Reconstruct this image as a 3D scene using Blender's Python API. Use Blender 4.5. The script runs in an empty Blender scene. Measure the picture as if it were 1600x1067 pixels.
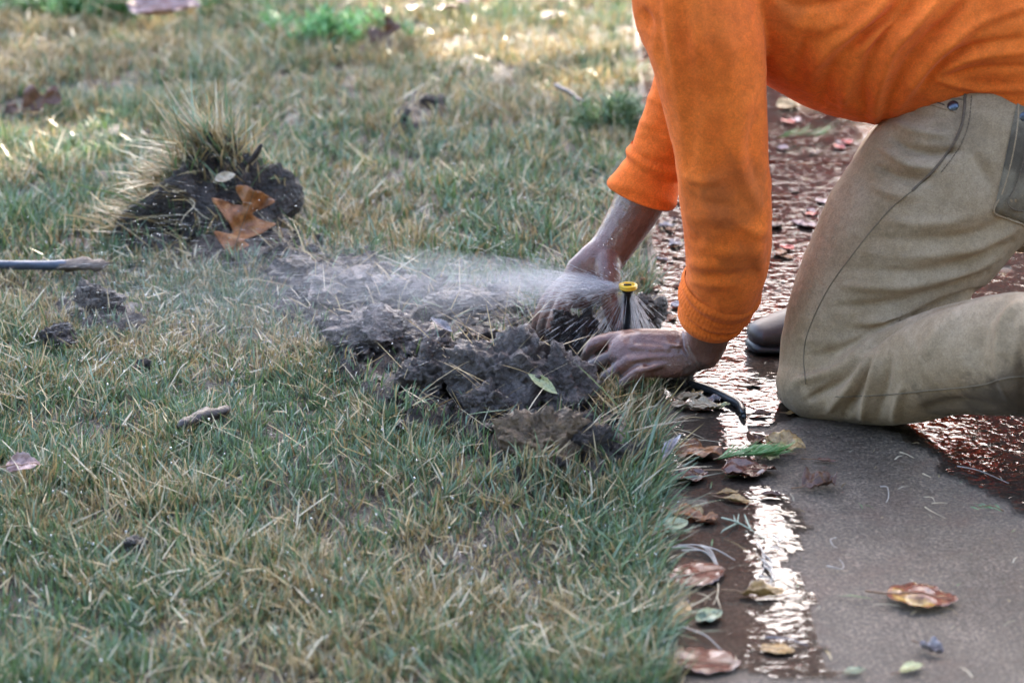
import bpy, bmesh, math, random
import numpy as np
from mathutils import Vector, Matrix, Euler
from mathutils.bvhtree import BVHTree

random.seed(7)
RNG = np.random.default_rng(11)
R = math.radians
scene = bpy.context.scene
col = scene.collection

# ------------------------------------------------------------------ camera
CAM_H, PITCH, F = 1.42, R(20.0), 3778.0          # metres, radians, focal length in photo pixels
CAM = np.array([0.0, 0.0, CAM_H])
FWD = np.array([0.0, math.cos(PITCH), -math.sin(PITCH)])
UPV = np.array([0.0, math.sin(PITCH), math.cos(PITCH)])
RGT = np.array([1.0, 0.0, 0.0])
cd = bpy.data.cameras.new('camera'); cam = bpy.data.objects.new('camera', cd); col.objects.link(cam)
cam.location = CAM; cam.rotation_euler = (math.pi / 2 - PITCH, 0, 0)
cd.sensor_width = 36.0; cd.lens = 36.0 * F / 1600.0; cd.clip_start = 0.05; cd.clip_end = 400
cd.dof.use_dof = True; cd.dof.focus_distance = 3.86; cd.dof.aperture_fstop = 3.8
scene.camera = cam

# ------------------------------------------------------------------ sky and sun
SUN_EL, SUN_AZ = R(44.0), R(10.0)                # azimuth measured from the view direction (+Y) towards +X
SUN = np.array([math.sin(SUN_AZ) * math.cos(SUN_EL), math.cos(SUN_AZ) * math.cos(SUN_EL), math.sin(SUN_EL)])
world = bpy.data.worlds.new('World'); scene.world = world; world.use_nodes = True
wn = world.node_tree; wn.nodes.clear()
sky = wn.nodes.new('ShaderNodeTexSky'); sky.sky_type = 'NISHITA'; sky.sun_disc = False
sky.sun_elevation = SUN_EL; sky.sun_rotation = SUN_AZ
sky.air_density = 1.0; sky.dust_density = 3.0; sky.ozone_density = 1.0
bg = wn.nodes.new('ShaderNodeBackground'); bg.inputs[1].default_value = 0.15
wo = wn.nodes.new('ShaderNodeOutputWorld')
wn.links.new(sky.outputs[0], bg.inputs[0]); wn.links.new(bg.outputs[0], wo.inputs[0])
sl = bpy.data.lights.new('sun', 'SUN'); sl.energy = 3.5; sl.angle = R(0.53); sl.color = (1.0, 0.90, 0.74)
so = bpy.data.objects.new('sun', sl); col.objects.link(so)
so.rotation_euler = Vector(SUN).to_track_quat('Z', 'Y').to_euler()
scene.view_settings.view_transform = 'Standard'; scene.view_settings.look = 'None'
scene.view_settings.gamma = 1.0; scene.view_settings.exposure = 2.95
scene.view_settings.use_curve_mapping = False
scene.render.engine = 'CYCLES'
scene.cycles.use_denoising = True
scene.cycles.max_bounces = 8; scene.cycles.transparent_max_bounces = 24
scene.cycles.caustics_reflective = False; scene.cycles.caustics_refractive = False

# ------------------------------------------------------------------ pixel helpers
def raydir(px, py):
    d = FWD * F + RGT * (px - 800.0) + UPV * (533.5 - py)
    return d / np.linalg.norm(d)
def W(px, py, Y):
    d = raydir(px, py); return CAM + d * (Y / d[1])
def G(px, py, z=0.0):
    d = raydir(px, py); return CAM + d * ((z - CAM_H) / d[2])
def depth(P): return float(np.dot(np.asarray(P) - CAM, FWD))
def mpp(P): return depth(P) / F                     # metres per photo pixel at P
def project(P):
    q = P - CAM; dz = q @ FWD
    return 800 + F * (q @ RGT) / dz, 533.5 - F * (q @ UPV) / dz

# ------------------------------------------------------------------ noise
def _hash(ix, iy, iz, s):
    h = (ix * 374761393 + iy * 668265263 + iz * 1274126177 + s * 974634777) & 0xffffffff
    h = ((h ^ (h >> 13)) * 1103515245) & 0xffffffff
    h = ((h ^ (h >> 16)) * 2246822519) & 0xffffffff
    return ((h ^ (h >> 15)) & 0xffffff) / float(0xffffff) * 2 - 1
def vnoise(p, seed=0):
    p = np.asarray(p, float); f = np.floor(p); t = p - f; i = f.astype(np.int64)
    t = t * t * t * (t * (t * 6 - 15) + 10); out = 0
    for a in (0, 1):
        for b in (0, 1):
            for c in (0, 1):
                w = (t[:, 0] if a else 1 - t[:, 0]) * (t[:, 1] if b else 1 - t[:, 1]) * (t[:, 2] if c else 1 - t[:, 2])
                out = out + w * _hash(i[:, 0] + a, i[:, 1] + b, i[:, 2] + c, seed)
    return out
def fbm(p, octv=4, seed=0, gain=0.5):
    p = np.asarray(p, float); s = 0; a = 1.0
    for k in range(octv):
        s = s + a * vnoise(p * 2 ** k + 17.3 * k, seed + k); a *= gain
    return s
def ridged(p, octv=4, seed=0):
    s = 0; a = 1.0
    for k in range(octv):
        s = s + a * (1 - 2 * np.abs(vnoise(np.asarray(p) * 2 ** k + 9.1 * k, seed + k))); a *= 0.5
    return s

# ------------------------------------------------------------------ mesh helpers
def fast_mesh(name, V, Fa, smooth=True, colors=None):
    V = np.asarray(V, np.float32); Fa = np.asarray(Fa, np.int32); n, k = Fa.shape
    me = bpy.data.meshes.new(name)
    me.vertices.add(len(V)); me.vertices.foreach_set('co', V.ravel())
    me.loops.add(n * k); me.loops.foreach_set('vertex_index', Fa.ravel())
    me.polygons.add(n); me.polygons.foreach_set('loop_start', np.arange(0, n * k, k, dtype=np.int32))
    if smooth: me.polygons.foreach_set('use_smooth', np.ones(n, bool))
    me.update(calc_edges=True)
    if colors is not None:
        ca = me.color_attributes.new('Col', 'FLOAT_COLOR', 'POINT')
        c4 = np.ones((len(V), 4), np.float32); c4[:, :3] = colors
        ca.data.foreach_set('color', c4.ravel())
    return me
def py_mesh(name, V, Fa, smooth=True):
    me = bpy.data.meshes.new(name); me.from_pydata([tuple(map(float, v)) for v in V], [], [tuple(map(int, f)) for f in Fa])
    bm = bmesh.new(); bm.from_mesh(me); bmesh.ops.recalc_face_normals(bm, faces=bm.faces); bm.to_mesh(me); bm.free()
    if smooth: me.polygons.foreach_set('use_smooth', np.ones(len(me.polygons), bool))
    return me
def link(name, me, mat=None, parent=None):
    o = bpy.data.objects.new(name, me); col.objects.link(o)
    if mat is not None and me is not None:
        me.materials.clear(); me.materials.append(mat)
    if parent is not None: o.parent = parent
    return o
def tag(o, label=None, cat=None, group=None, kind=None):
    if label: o['label'] = label
    if cat: o['category'] = cat
    if group: o['group'] = group
    if kind: o['kind'] = kind
    return o
def empty(name, loc=(0, 0, 0), rz=0.0):
    o = bpy.data.objects.new(name, None); col.objects.link(o); o.location = loc; o.rotation_euler[2] = rz
    o.empty_display_size = 0.05
    return o
def origin_to(o, loc):
    """put the origin of a mesh object built in world coordinates at loc"""
    loc = Vector(loc); o.data.transform(Matrix.Translation(-loc)); o.location = loc
def catmull(P, per):
    P = np.asarray(P, float); out = []
    n = len(P)
    for i in range(n - 1):
        p0 = P[max(i - 1, 0)]; p1 = P[i]; p2 = P[i + 1]; p3 = P[min(i + 2, n - 1)]
        for k in range(per):
            t = k / per
            out.append(0.5 * ((2 * p1) + (-p0 + p2) * t + (2 * p0 - 5 * p1 + 4 * p2 - p3) * t * t + (-p0 + 3 * p1 - 3 * p2 + p3) * t ** 3))
    out.append(P[-1]); return np.array(out)
def tube(C, ru, rv, ref=(0, 1, 0), around=28, per=6, cap=True):
    """closed loft along points C with elliptic sections; returns V, quads"""
    C = np.asarray(C, float); ru = np.asarray(ru, float); rv = np.asarray(rv, float)
    D = catmull(np.column_stack([C, ru, rv]), per) if per > 1 else np.column_stack([C, ru, rv])
    C, ru, rv = D[:, :3], np.maximum(D[:, 3], 1e-5), np.maximum(D[:, 4], 1e-5)
    T = np.gradient(C, axis=0); T /= np.linalg.norm(T, axis=1)[:, None] + 1e-12
    if cap:
        hs = [math.radians(a) for a in (88, 70, 50, 25)]
        pre = [(C[0] - T[0] * ru[0] * math.sin(a), ru[0] * math.cos(a), rv[0] * math.cos(a)) for a in hs]
        post = [(C[-1] + T[-1] * ru[-1] * math.sin(a), ru[-1] * math.cos(a), rv[-1] * math.cos(a)) for a in reversed(hs)]
        C = np.vstack([[p[0] for p in pre], C, [p[0] for p in post]])
        ru = np.concatenate([[p[1] for p in pre], ru, [p[1] for p in post]])
        rv = np.concatenate([[p[2] for p in pre], rv, [p[2] for p in post]])
        T = np.vstack([[T[0]] * 4, T, [T[-1]] * 4])
    ref = np.asarray(ref, float)
    U = np.cross(T, ref); U /= np.linalg.norm(U, axis=1)[:, None] + 1e-12
    Vv = np.cross(U, T)
    th = np.linspace(0, 2 * np.pi, around, endpoint=False)
    V = C[:, None, :] + U[:, None, :] * (ru[:, None] * np.cos(th))[:, :, None] + Vv[:, None, :] * (rv[:, None] * np.sin(th))[:, :, None]
    n = len(C); V = V.reshape(-1, 3); Fq = []
    for i in range(n - 1):
        a = i * around
        for j in range(around):
            k = (j + 1) % around
            Fq.append((a + j, a + k, a + around + k, a + around + j))
    Fl = list(Fq)
    Fl.append(tuple(range(around))[::-1]); Fl.append(tuple(range((n - 1) * around, n * around)))
    return V, Fl
def join(parts):
    V, Fa, o = [], [], 0
    for v, f in parts:
        V.append(np.asarray(v)); Fa += [tuple(i + o for i in q) for q in f]; o += len(v)
    return np.vstack(V), Fa
def remesh(parts, voxel, smooth=4):
    V, Fa = join(parts); me = py_mesh('tmp', V, Fa)
    o = bpy.data.objects.new('tmp', me); col.objects.link(o)
    m = o.modifiers.new('r', 'REMESH'); m.mode = 'VOXEL'; m.voxel_size = voxel; m.use_smooth_shade = True
    if smooth:
        s = o.modifiers.new('s', 'SMOOTH'); s.factor = 0.5; s.iterations = smooth
    dg = bpy.context.evaluated_depsgraph_get(); dg.update()
    res = bpy.data.meshes.new_from_object(o.evaluated_get(dg))
    bpy.data.objects.remove(o); bpy.data.meshes.remove(me)
    res.polygons.foreach_set('use_smooth', np.ones(len(res.polygons), bool))
    return res
def get_vn(me):
    n = len(me.vertices); v = np.empty(n * 3, np.float32); q = np.empty(n * 3, np.float32)
    me.vertices.foreach_get('co', v); me.vertices.foreach_get('normal', q)
    return v.reshape(-1, 3).astype(float), q.reshape(-1, 3).astype(float)
def set_v(me, V):
    me.vertices.foreach_set('co', np.asarray(V, np.float32).ravel()); me.update()
def seg_dist(px, py, line):
    best = np.full(len(px), 1e9)
    for (ax, ay), (bx, by) in zip(line[:-1], line[1:]):
        dx, dy = bx - ax, by - ay; L = dx * dx + dy * dy + 1e-9
        t = np.clip(((px - ax) * dx + (py - ay) * dy) / L, 0, 1)
        best = np.minimum(best, np.hypot(px - ax - t * dx, py - ay - t * dy))
    return best
def seg_dist_t(px, py, line):
    best = np.full(len(px), 1e9); bt = np.zeros(len(px)); n = len(line) - 1
    for i, ((ax, ay), (bx, by)) in enumerate(zip(line[:-1], line[1:])):
        dx, dy = bx - ax, by - ay; L = dx * dx + dy * dy + 1e-9
        t = np.clip(((px - ax) * dx + (py - ay) * dy) / L, 0, 1); d = np.hypot(px - ax - t * dx, py - ay - t * dy)
        q = d < best; best = np.where(q, d, best); bt = np.where(q, (i + t) / n, bt)
    return best, bt
def wrinkle(me, folds, sel=None, chaos=0.0012, cseed=3, cscale=22):
    """folds: (pixel polyline, width px, height mm); a fold is pressed into the camera-facing cloth as real relief"""
    V, N = get_vn(me); px, py = project(V); face = np.clip(-(N @ FWD) * 2.0 + 0.5, 0, 1)
    d = np.zeros(len(V))
    for line, w, a in folds:
        L = [tuple(q) for q in catmull(np.array(line, float), 4)] if len(line) > 2 else line
        s, tt = seg_dist_t(px, py, L); ww = w * (0.7 + 0.6 * tt * (1 - tt) * 4 * 0.5) * 1.15; d += a * 0.0017 * np.exp(-(s / ww) ** 2) * np.clip(np.sin(np.pi * np.clip(tt, 0.03, 0.97)), 0, 1) ** 0.6
    d *= face * (0.75 + 0.6 * vnoise(V * 14, cseed + 40))
    if sel is not None: d *= sel(V, px, py)
    d += chaos * fbm(V * cscale, 3, cseed)
    set_v(me, V + N * d[:, None])

# ------------------------------------------------------------------ material helpers
def newmat(name):
    m = bpy.data.materials.new(name); m.use_nodes = True; nt = m.node_tree; nt.nodes.clear()
    out = nt.nodes.new('ShaderNodeOutputMaterial'); b = nt.nodes.new('ShaderNodeBsdfPrincipled')
    nt.links.new(b.outputs[0], out.inputs[0])
    return m, nt, b, out
def N_(nt, typ, **kw):
    n = nt.nodes.new(typ)
    for k, v in kw.items(): setattr(n, k, v)
    return n
def noise(nt, scale, detail=4, rough=0.55, dist=0.0, vec=None):
    n = nt.nodes.new('ShaderNodeTexNoise'); n.inputs['Scale'].default_value = scale
    n.inputs['Detail'].default_value = detail; n.inputs['Roughness'].default_value = rough; n.inputs['Distortion'].default_value = dist
    if vec is not None: nt.links.new(vec, n.inputs['Vector'])
    return n
def ramp(nt, src, stops):
    r = nt.nodes.new('ShaderNodeValToRGB'); e = r.color_ramp.elements
    while len(e) > 1: e.remove(e[-1])
    e[0].position = stops[0][0]; c = stops[0][1]; e[0].color = (*c, 1) if len(c) == 3 else c
    for p, c in stops[1:]:
        q = e.new(p); q.color = (*c, 1)
    nt.links.new(src, r.inputs[0]); return r
def g(v): return (v, v, v)
def mixc(nt, fac, a, b, mode='MIX'):
    m = nt.nodes.new('ShaderNodeMix'); m.data_type = 'RGBA'; m.blend_type = mode
    for s, i in ((fac, 0), (a, 6), (b, 7)):
        if isinstance(s, (int, float)): m.inputs[i].default_value = s
        elif isinstance(s, tuple): m.inputs[i].default_value = (*s, 1)
        else: nt.links.new(s, m.inputs[i])
    return m.outputs[2]
def bump(nt, b, h, strength=0.5, dist=0.002, prev=None):
    n = nt.nodes.new('ShaderNodeBump'); n.inputs['Strength'].default_value = strength; n.inputs['Distance'].default_value = dist
    nt.links.new(h, n.inputs['Height'])
    if prev is not None: nt.links.new(prev, n.inputs['Normal'])
    nt.links.new(n.outputs[0], b.inputs['Normal']); return n.outputs[0]
def geo(nt): return nt.nodes.new('ShaderNodeNewGeometry').outputs['Position']

def mat_leafy(name, rough=0.35, trans=0.25, tint=(1, 1, 1)):
    """blades and leaves: colour from the 'Col' attribute, some light passes through"""
    m, nt, b, out = newmat(name)
    a = N_(nt, 'ShaderNodeAttribute', attribute_name='Col')
    c = mixc(nt, 1.0, a.outputs['Color'], tint, 'MULTIPLY')
    nt.links.new(c, b.inputs['Base Color']); b.inputs['Roughness'].default_value = rough
    tr = nt.nodes.new('ShaderNodeBsdfTranslucent'); nt.links.new(c, tr.inputs[0])
    mx = nt.nodes.new('ShaderNodeMixShader'); mx.inputs[0].default_value = trans
    nt.links.new(b.outputs[0], mx.inputs[1]); nt.links.new(tr.outputs[0], mx.inputs[2]); nt.links.new(mx.outputs[0], out.inputs[0])
    return m
def mat_plain(name, colr, rough=0.5, var=0.25, scale=60, bmp=0.3, bd=0.001, metallic=0, spec=0.5):
    m, nt, b, out = newmat(name)
    n = noise(nt, scale, 5, 0.6, 0.2, geo(nt))
    lo = tuple(c * (1 - var) for c in colr); hi = tuple(min(1, c * (1 + var)) for c in colr)
    r = ramp(nt, n.outputs['Fac'], [(0.25, lo), (0.75, hi)])
    nt.links.new(r.outputs[0], b.inputs['Base Color']); b.inputs['Roughness'].default_value = rough
    b.inputs['Metallic'].default_value = metallic; b.inputs['Specular IOR Level'].default_value = spec
    if bmp: bump(nt, b, n.outputs['Fac'], bmp, bd)
    return m
def mat_leaf(name, c1, c2, c3=None, rough=0.3, trans=0.15, scale=45):
    m, nt, b, out = newmat(name)
    p = geo(nt)
    n = noise(nt, scale, 4, 0.6, 0.6, p); n2 = noise(nt, scale * 7, 3, 0.6, 0, p)
    st = [(0.3, c1), (0.55, c2)] + ([(0.68, c3)] if c3 else [])
    r = ramp(nt, n.outputs['Fac'], st)
    sp = ramp(nt, n2.outputs['Fac'], [(0.35, g(0.55)), (0.5, g(1.0))])
    c = mixc(nt, 1.0, r.outputs[0], sp.outputs[0], 'MULTIPLY')
    nt.links.new(c, b.inputs['Base Color']); b.inputs['Roughness'].default_value = rough
    bump(nt, b, n2.outputs['Fac'], 0.5, 0.001)
    tr = nt.nodes.new('ShaderNodeBsdfTranslucent'); nt.links.new(c, tr.inputs[0])
    mx = nt.nodes.new('ShaderNodeMixShader'); mx.inputs[0].default_value = trans
    nt.links.new(b.outputs[0], mx.inputs[1]); nt.links.new(tr.outputs[0], mx.inputs[2]); nt.links.new(mx.outputs[0], out.inputs[0])
    return m
def mat_mud(name, dark, mid, light, wet=0.35):
    m, nt, b, out = newmat(name); p = geo(nt)
    n = noise(nt, 28, 8, 0.65, 0.4, p); n2 = noise(nt, 170, 6, 0.7, 0.2, p); n3 = noise(nt, 9, 3, 0.5, 0, p)
    r = ramp(nt, n.outputs['Fac'], [(0.3, dark), (0.52, mid), (0.72, light)])
    f = ramp(nt, n2.outputs['Fac'], [(0.3, g(0.55)), (0.7, g(1.25))])
    nt.links.new(mixc(nt, 1.0, r.outputs[0], f.outputs[0], 'MULTIPLY'), b.inputs['Base Color'])
    rr = ramp(nt, n3.outputs['Fac'], [(0.35, g(wet)), (0.65, g(0.75))]); nt.links.new(rr.outputs[0], b.inputs['Roughness'])
    vo = nt.nodes.new('ShaderNodeTexVoronoi'); vo.inputs['Scale'].default_value = 130; nt.links.new(p, vo.inputs['Vector'])
    b1 = bump(nt, b, n.outputs['Fac'], 1.0, 0.012); b2 = bump(nt, b, vo.outputs['Distance'], 0.8, -0.006, b1); bump(nt, b, n2.outputs['Fac'], 1.0, 0.005, b2)
    return m
def mat_cloth(name, c_lo, c_hi, stain, weave=900, sheen=0.25, dirt=None):
    """woven cotton: mottled dye, fine weave relief, blotches of dirt with a shape of their own"""
    m, nt, b, out = newmat(name); p = geo(nt)
    n = noise(nt, 14, 6, 0.6, 0.3, p); f = noise(nt, 420, 3, 0.7, 0, p)
    r = ramp(nt, n.outputs['Fac'], [(0.3, c_lo), (0.7, c_hi)])
    ff = ramp(nt, f.outputs['Fac'], [(0.3, g(0.76)), (0.7, g(1.14))])
    c = mixc(nt, 1.0, r.outputs[0], ff.outputs[0], 'MULTIPLY')
    mo = noise(nt, 75, 6, 0.7, 0.6, p); mr = ramp(nt, mo.outputs['Fac'], [(0.32, g(0.82)), (0.62, g(1.08))]); c = mixc(nt, 1.0, c, mr.outputs[0], 'MULTIPLY')
    for (centre, rad, amt, sc) in (dirt or []):
        vm = N_(nt, 'ShaderNodeVectorMath', operation='DISTANCE'); nt.links.new(p, vm.inputs[0]); vm.inputs[1].default_value = tuple(centre)
        nz = noise(nt, sc, 5, 0.65, 0.5, p)
        ad = N_(nt, 'ShaderNodeMath', operation='MULTIPLY_ADD'); nt.links.new(nz.outputs['Fac'], ad.inputs[0]); ad.inputs[1].default_value = -rad * 1.6
        nt.links.new(vm.outputs['Value'], ad.inputs[2])
        mk = ramp(nt, ad.outputs[0], [(0.0, g(amt)), (max(0.001, rad * 0.35), g(0.0))])
        c = mixc(nt, mk.outputs[0], c, stain)
    nt.links.new(c, b.inputs['Base Color']); b.inputs['Roughness'].default_value = 0.85
    b.inputs['Sheen Weight'].default_value = sheen; b.inputs['Sheen Roughness'].default_value = 0.5
    b.inputs['Specular IOR Level'].default_value = 0.2
    wv = noise(nt, weave, 2, 0.6, 0, p); b1 = bump(nt, b, wv.outputs['Fac'], 0.35, 0.0008)
    w2 = noise(nt, 55, 5, 0.6, 0.8, p); bump(nt, b, w2.outputs['Fac'], 0.35, 0.004, b1)
    return m

# ================================================================== SETTING
# path frame: left edge runs through two points of the photograph
E0 = G(1052, 1067); E1 = G(1012, 400)
PD = (E1 - E0); PD[2] = 0; PD /= np.linalg.norm(PD)
PN = np.array([PD[1], -PD[0], 0.0])                  # to the right of the path edge
def path_coord(x, y):
    dx = x - E0[0]; dy = y - E0[1]
    return dx * PD[0] + dy * PD[1], dx * PN[0] + dy * PN[1]      # along, right of the edge
PATH_W = 1.75

# bare-soil areas (from the photograph, on the ground plane)
def gpoly(pts): return np.array([G(x, y)[:2] for x, y in pts])
def inpoly(x, y, P):
    c = np.zeros(x.shape, bool); n = len(P)
    for i in range(n):
        x1, y1 = P[i]; x2, y2 = P[(i + 1) % n]
        q = ((y1 > y) != (y2 > y)) & (x < (x2 - x1) * (y - y1) / (y2 - y1 + 1e-12) + x1); c ^= q
    return c
MUD = [gpoly([(420, 440), (500, 412), (600, 415), (700, 445), (800, 470), (850, 520), (930, 560), (960, 640), (985, 720), (930, 760),
              (830, 755), (770, 715), (730, 680), (650, 665), (610, 620), (540, 590), (500, 520), (440, 480)]),
       gpoly([(180, 392), (460, 372), (520, 440), (400, 440), (300, 412)]),
       gpoly([(110, 470), (200, 465), (210, 500), (120, 505)]),
       gpoly([(610, 190), (640, 160), (700, 165), (700, 195), (620, 212)]),
       gpoly([(830, 480), (1020, 480), (1040, 600), (900, 600), (840, 560)])]
def mudmask(x, y):
    m = np.zeros(x.shape)
    for P in MUD: m = np.maximum(m, inpoly(x, y, P).astype(float))
    return m
HOLE = G(915, 560)
def ground_h(x, y):
    x = np.asarray(x, float); y = np.asarray(y, float); sh = x.shape; x = x.ravel(); y = y.ravel()
    p = np.column_stack([x, y, np.zeros_like(x)])
    h = 0.012 * fbm(p * 3.0, 3, 5) + 0.004 * fbm(p * 22, 3, 8)
    al, ri = path_coord(x, y)
    m = mudmask(x + 0.03 * vnoise(p * 14, 2), y + 0.05 * vnoise(p * 14, 4))
    h = h + m * (0.012 + 0.022 * np.abs(ridged(p * 13, 4, 21)) * 0.6 + 0.010 * fbm(p * 60, 3, 31))
    h -= 0.085 * np.exp(-((x - HOLE[0]) / 0.075) ** 2 - ((y - HOLE[1]) / 0.10) ** 2)
    edge = np.clip(-ri / 0.05, 0, 1)                    # level with the path at its edge, sunk under the slabs
    h = h * edge - 0.004 - 0.05 * np.clip(ri / 0.02, 0, 1) * (ri < PATH_W - 0.02)
    return h.reshape(sh)
def axis(lo, hi, step, far):
    a = np.arange(lo, hi + 1e-6, step); out = []
    s = step; v = hi
    while v < far: s *= 1.35; v += s; out.append(v)
    s = step; v = lo; pre = []
    while v > -far: s *= 1.35; v -= s; pre.append(v)
    return np.concatenate([pre[::-1], a, out])
gx = axis(-1.5, 0.7, 0.013, 60); gy = axis(2.3, 7.0, 0.018, 70)
GX, GY = np.meshgrid(gx, gy); GZ = ground_h(GX, GY)
nx, ny = len(gx), len(gy)
idx = np.arange(nx * ny).reshape(ny, nx)
quads = np.stack([idx[:-1, :-1], idx[:-1, 1:], idx[1:, 1:], idx[1:, :-1]], -1).reshape(-1, 4)
M_soil = mat_mud('lawn_soil', (0.016, 0.011, 0.008), (0.058, 0.040, 0.031), (0.115, 0.085, 0.070), 0.25)
ground = link('ground', fast_mesh('ground', np.column_stack([GX.ravel(), GY.ravel(), GZ.ravel()]), quads), M_soil)
tag(ground, 'dark damp soil under and around the lawn', kind='structure')

# concrete path of slabs
def mat_concrete():
    m, nt, b, out = newmat('wet_concrete'); p = geo(nt)
    n = noise(nt, 5, 6, 0.6, 0.3, p); n2 = noise(nt, 190, 6, 0.8, 0, p); n3 = noise(nt, 60, 6, 0.7, 0.3, p)
    r = ramp(nt, n.outputs['Fac'], [(0.3, (0.062, 0.046, 0.033)), (0.7, (0.100, 0.076, 0.056))])
    s = ramp(nt, n2.outputs['Fac'], [(0.34, g(0.30)), (0.5, g(1.0)), (0.64, g(2.3))])
    q = ramp(nt, n3.outputs['Fac'], [(0.35, g(0.65)), (0.65, g(1.30))])
    c = mixc(nt, 1.0, r.outputs[0], s.outputs[0], 'MULTIPLY'); c = mixc(nt, 1.0, c, q.outputs[0], 'MULTIPLY')
    # tannin stains along the lawn edge
    n4 = noise(nt, 7, 4, 0.6, 0.6, p); st = ramp(nt, n4.outputs['Fac'], [(0.52, g(0.0)), (0.70, g(0.35))])
    c = mixc(nt, st.outputs[0], c, (0.085, 0.040, 0.026))
    nt.links.new(c, b.inputs['Base Color']); b.inputs['Specular IOR Level'].default_value = 0.32
    rr = ramp(nt, n3.outputs['Fac'], [(0.3, g(0.42)), (0.7, g(0.68))]); nt.links.new(rr.outputs[0], b.inputs['Roughness'])
    b1 = bump(nt, b, n2.outputs['Fac'], 0.9, 0.0022); bump(nt, b, n3.outputs['Fac'], 0.4, 0.002, b1)
    return m
M_conc = mat_concrete()
joint_along = path_coord(*G(1260, 259)[:2])[0]
path = empty('path', (E0[0], E0[1], 0)); tag(path, 'wet grey concrete garden path beside the lawn', kind='structure')
SL = 2.9
for k in range(-2, 5):
    a0 = joint_along + SL * k + 0.007; a1 = joint_along + SL * (k + 1) - 0.007
    bm = bmesh.new(); vs = []
    for z in (-0.10, 0.006):
        for a, w in ((a0, 0.0), (a1, 0.0), (a1, PATH_W), (a0, PATH_W)):
            q = PD * a + PN * w; vs.append(bm.verts.new((q[0], q[1], z)))
    for f in ((3, 2, 1, 0), (4, 5, 6, 7), (0, 1, 5, 4), (1, 2, 6, 5), (2, 3, 7, 6), (3, 0, 4, 7)): bm.faces.new([vs[i] for i in f])
    bmesh.ops.bevel(bm, geom=bm.edges[:], offset=0.006, segments=2, affect='EDGES')
    me = bpy.data.meshes.new('slab'); bm.normal_update(); bm.to_mesh(me); bm.free(); link('slab', me, M_conc, path)
TOP = 0.006

# standing water on the path: sheets with real outlines, waves in the surface
def mat_water():
    m, nt, b, out = newmat('rain_water'); nt.nodes.remove(b); p = geo(nt)
    tr = nt.nodes.new('ShaderNodeBsdfTransparent'); tr.inputs[0].default_value = (0.90, 0.88, 0.86, 1)
    gl = nt.nodes.new('ShaderNodeBsdfGlossy'); gl.inputs['Roughness'].default_value = 0.03
    fr = nt.nodes.new('ShaderNodeFresnel'); fr.inputs[0].default_value = 1.36
    mp = nt.nodes.new('ShaderNodeMapping'); mp.inputs['Scale'].default_value = (0.55, 0.8, 1.0); nt.links.new(p, mp.inputs[0])
    n = noise(nt, 74, 1.2, 0.45, 0.9, mp.outputs[0])
    bn = nt.nodes.new('ShaderNodeBump'); bn.inputs['Strength'].default_value = 1.0; bn.inputs['Distance'].default_value = 0.0013
    nt.links.new(n.outputs['Fac'], bn.inputs['Height'])
    for s in (gl, fr): nt.links.new(bn.outputs[0], s.inputs['Normal'])
    mx = nt.nodes.new('ShaderNodeMixShader'); nt.links.new(fr.outputs[0], mx.inputs[0])
    nt.links.new(tr.outputs[0], mx.inputs[1]); nt.links.new(gl.outputs[0], mx.inputs[2]); nt.links.new(mx.outputs[0], out.inputs[0])
    return m
M_water = mat_water()
def puddle(pts, label, seed):
    P = gpoly(pts); lo = P.min(0); hi = P.max(0); st = 0.012
    xs = np.arange(lo[0], hi[0] + st, st); ys = np.arange(lo[1], hi[1] + st, st)
    X, Y = np.meshgrid(xs, ys); q = np.column_stack([X.ravel(), Y.ravel(), 0 * X.ravel()])
    jx = X.ravel() + 0.022 * fbm(q * 16, 3, seed); jy = Y.ravel() + 0.045 * fbm(q * 9, 3, seed + 5)
    ins = inpoly(jx, jy, P) & (path_coord(X.ravel(), Y.ravel())[1] > 0.006) & (fbm(q * 11, 3, seed + 9) > -1.25)
    ins = ins.reshape(X.shape); idn = np.arange(X.size).reshape(X.shape)
    ok = ins[:-1, :-1] & ins[:-1, 1:] & ins[1:, 1:] & ins[1:, :-1]
    fq = np.stack([idn[:-1, :-1], idn[:-1, 1:], idn[1:, 1:], idn[1:, :-1]], -1)[ok]
    used = np.unique(fq); mp = -np.ones(X.size, int); mp[used] = np.arange(len(used))
    V = q[used]; V[:, 2] = TOP + 0.0022 + 0.00006 * seed + 0.0003 * vnoise(q[used] * 30, seed)
    o = link('puddle', fast_mesh('puddle', V, mp[fq]), M_water); tag(o, label, kind='structure'); return o
puddle([(1050, 1067), (1052, 900), (1050, 760), (1040, 640), (1030, 520), (1010, 400), (1005, 300), (1235, 300), (1235, 560), (1240, 660), (1190, 680),
        (1200, 760), (1240, 800), (1255, 860), (1275, 930), (1290, 1000), (1280, 1067)], 'shallow water standing along the lawn edge of the path', 3)
puddle([(1370, 655), (1420, 700), (1500, 750), (1570, 800), (1680, 830), (1780, 760), (1780, 640), (1660, 560), (1500, 600)], 'shallow water on the path under the kneeling shin', 13)
puddle([(1000, 330), (1190, 340), (1200, 575), (1500, 590), (1800, 590), (1850, 300), (1800, 60), (1300, -60), (985, -60)], 'shallow water covering the far part of the path', 23)

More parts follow.
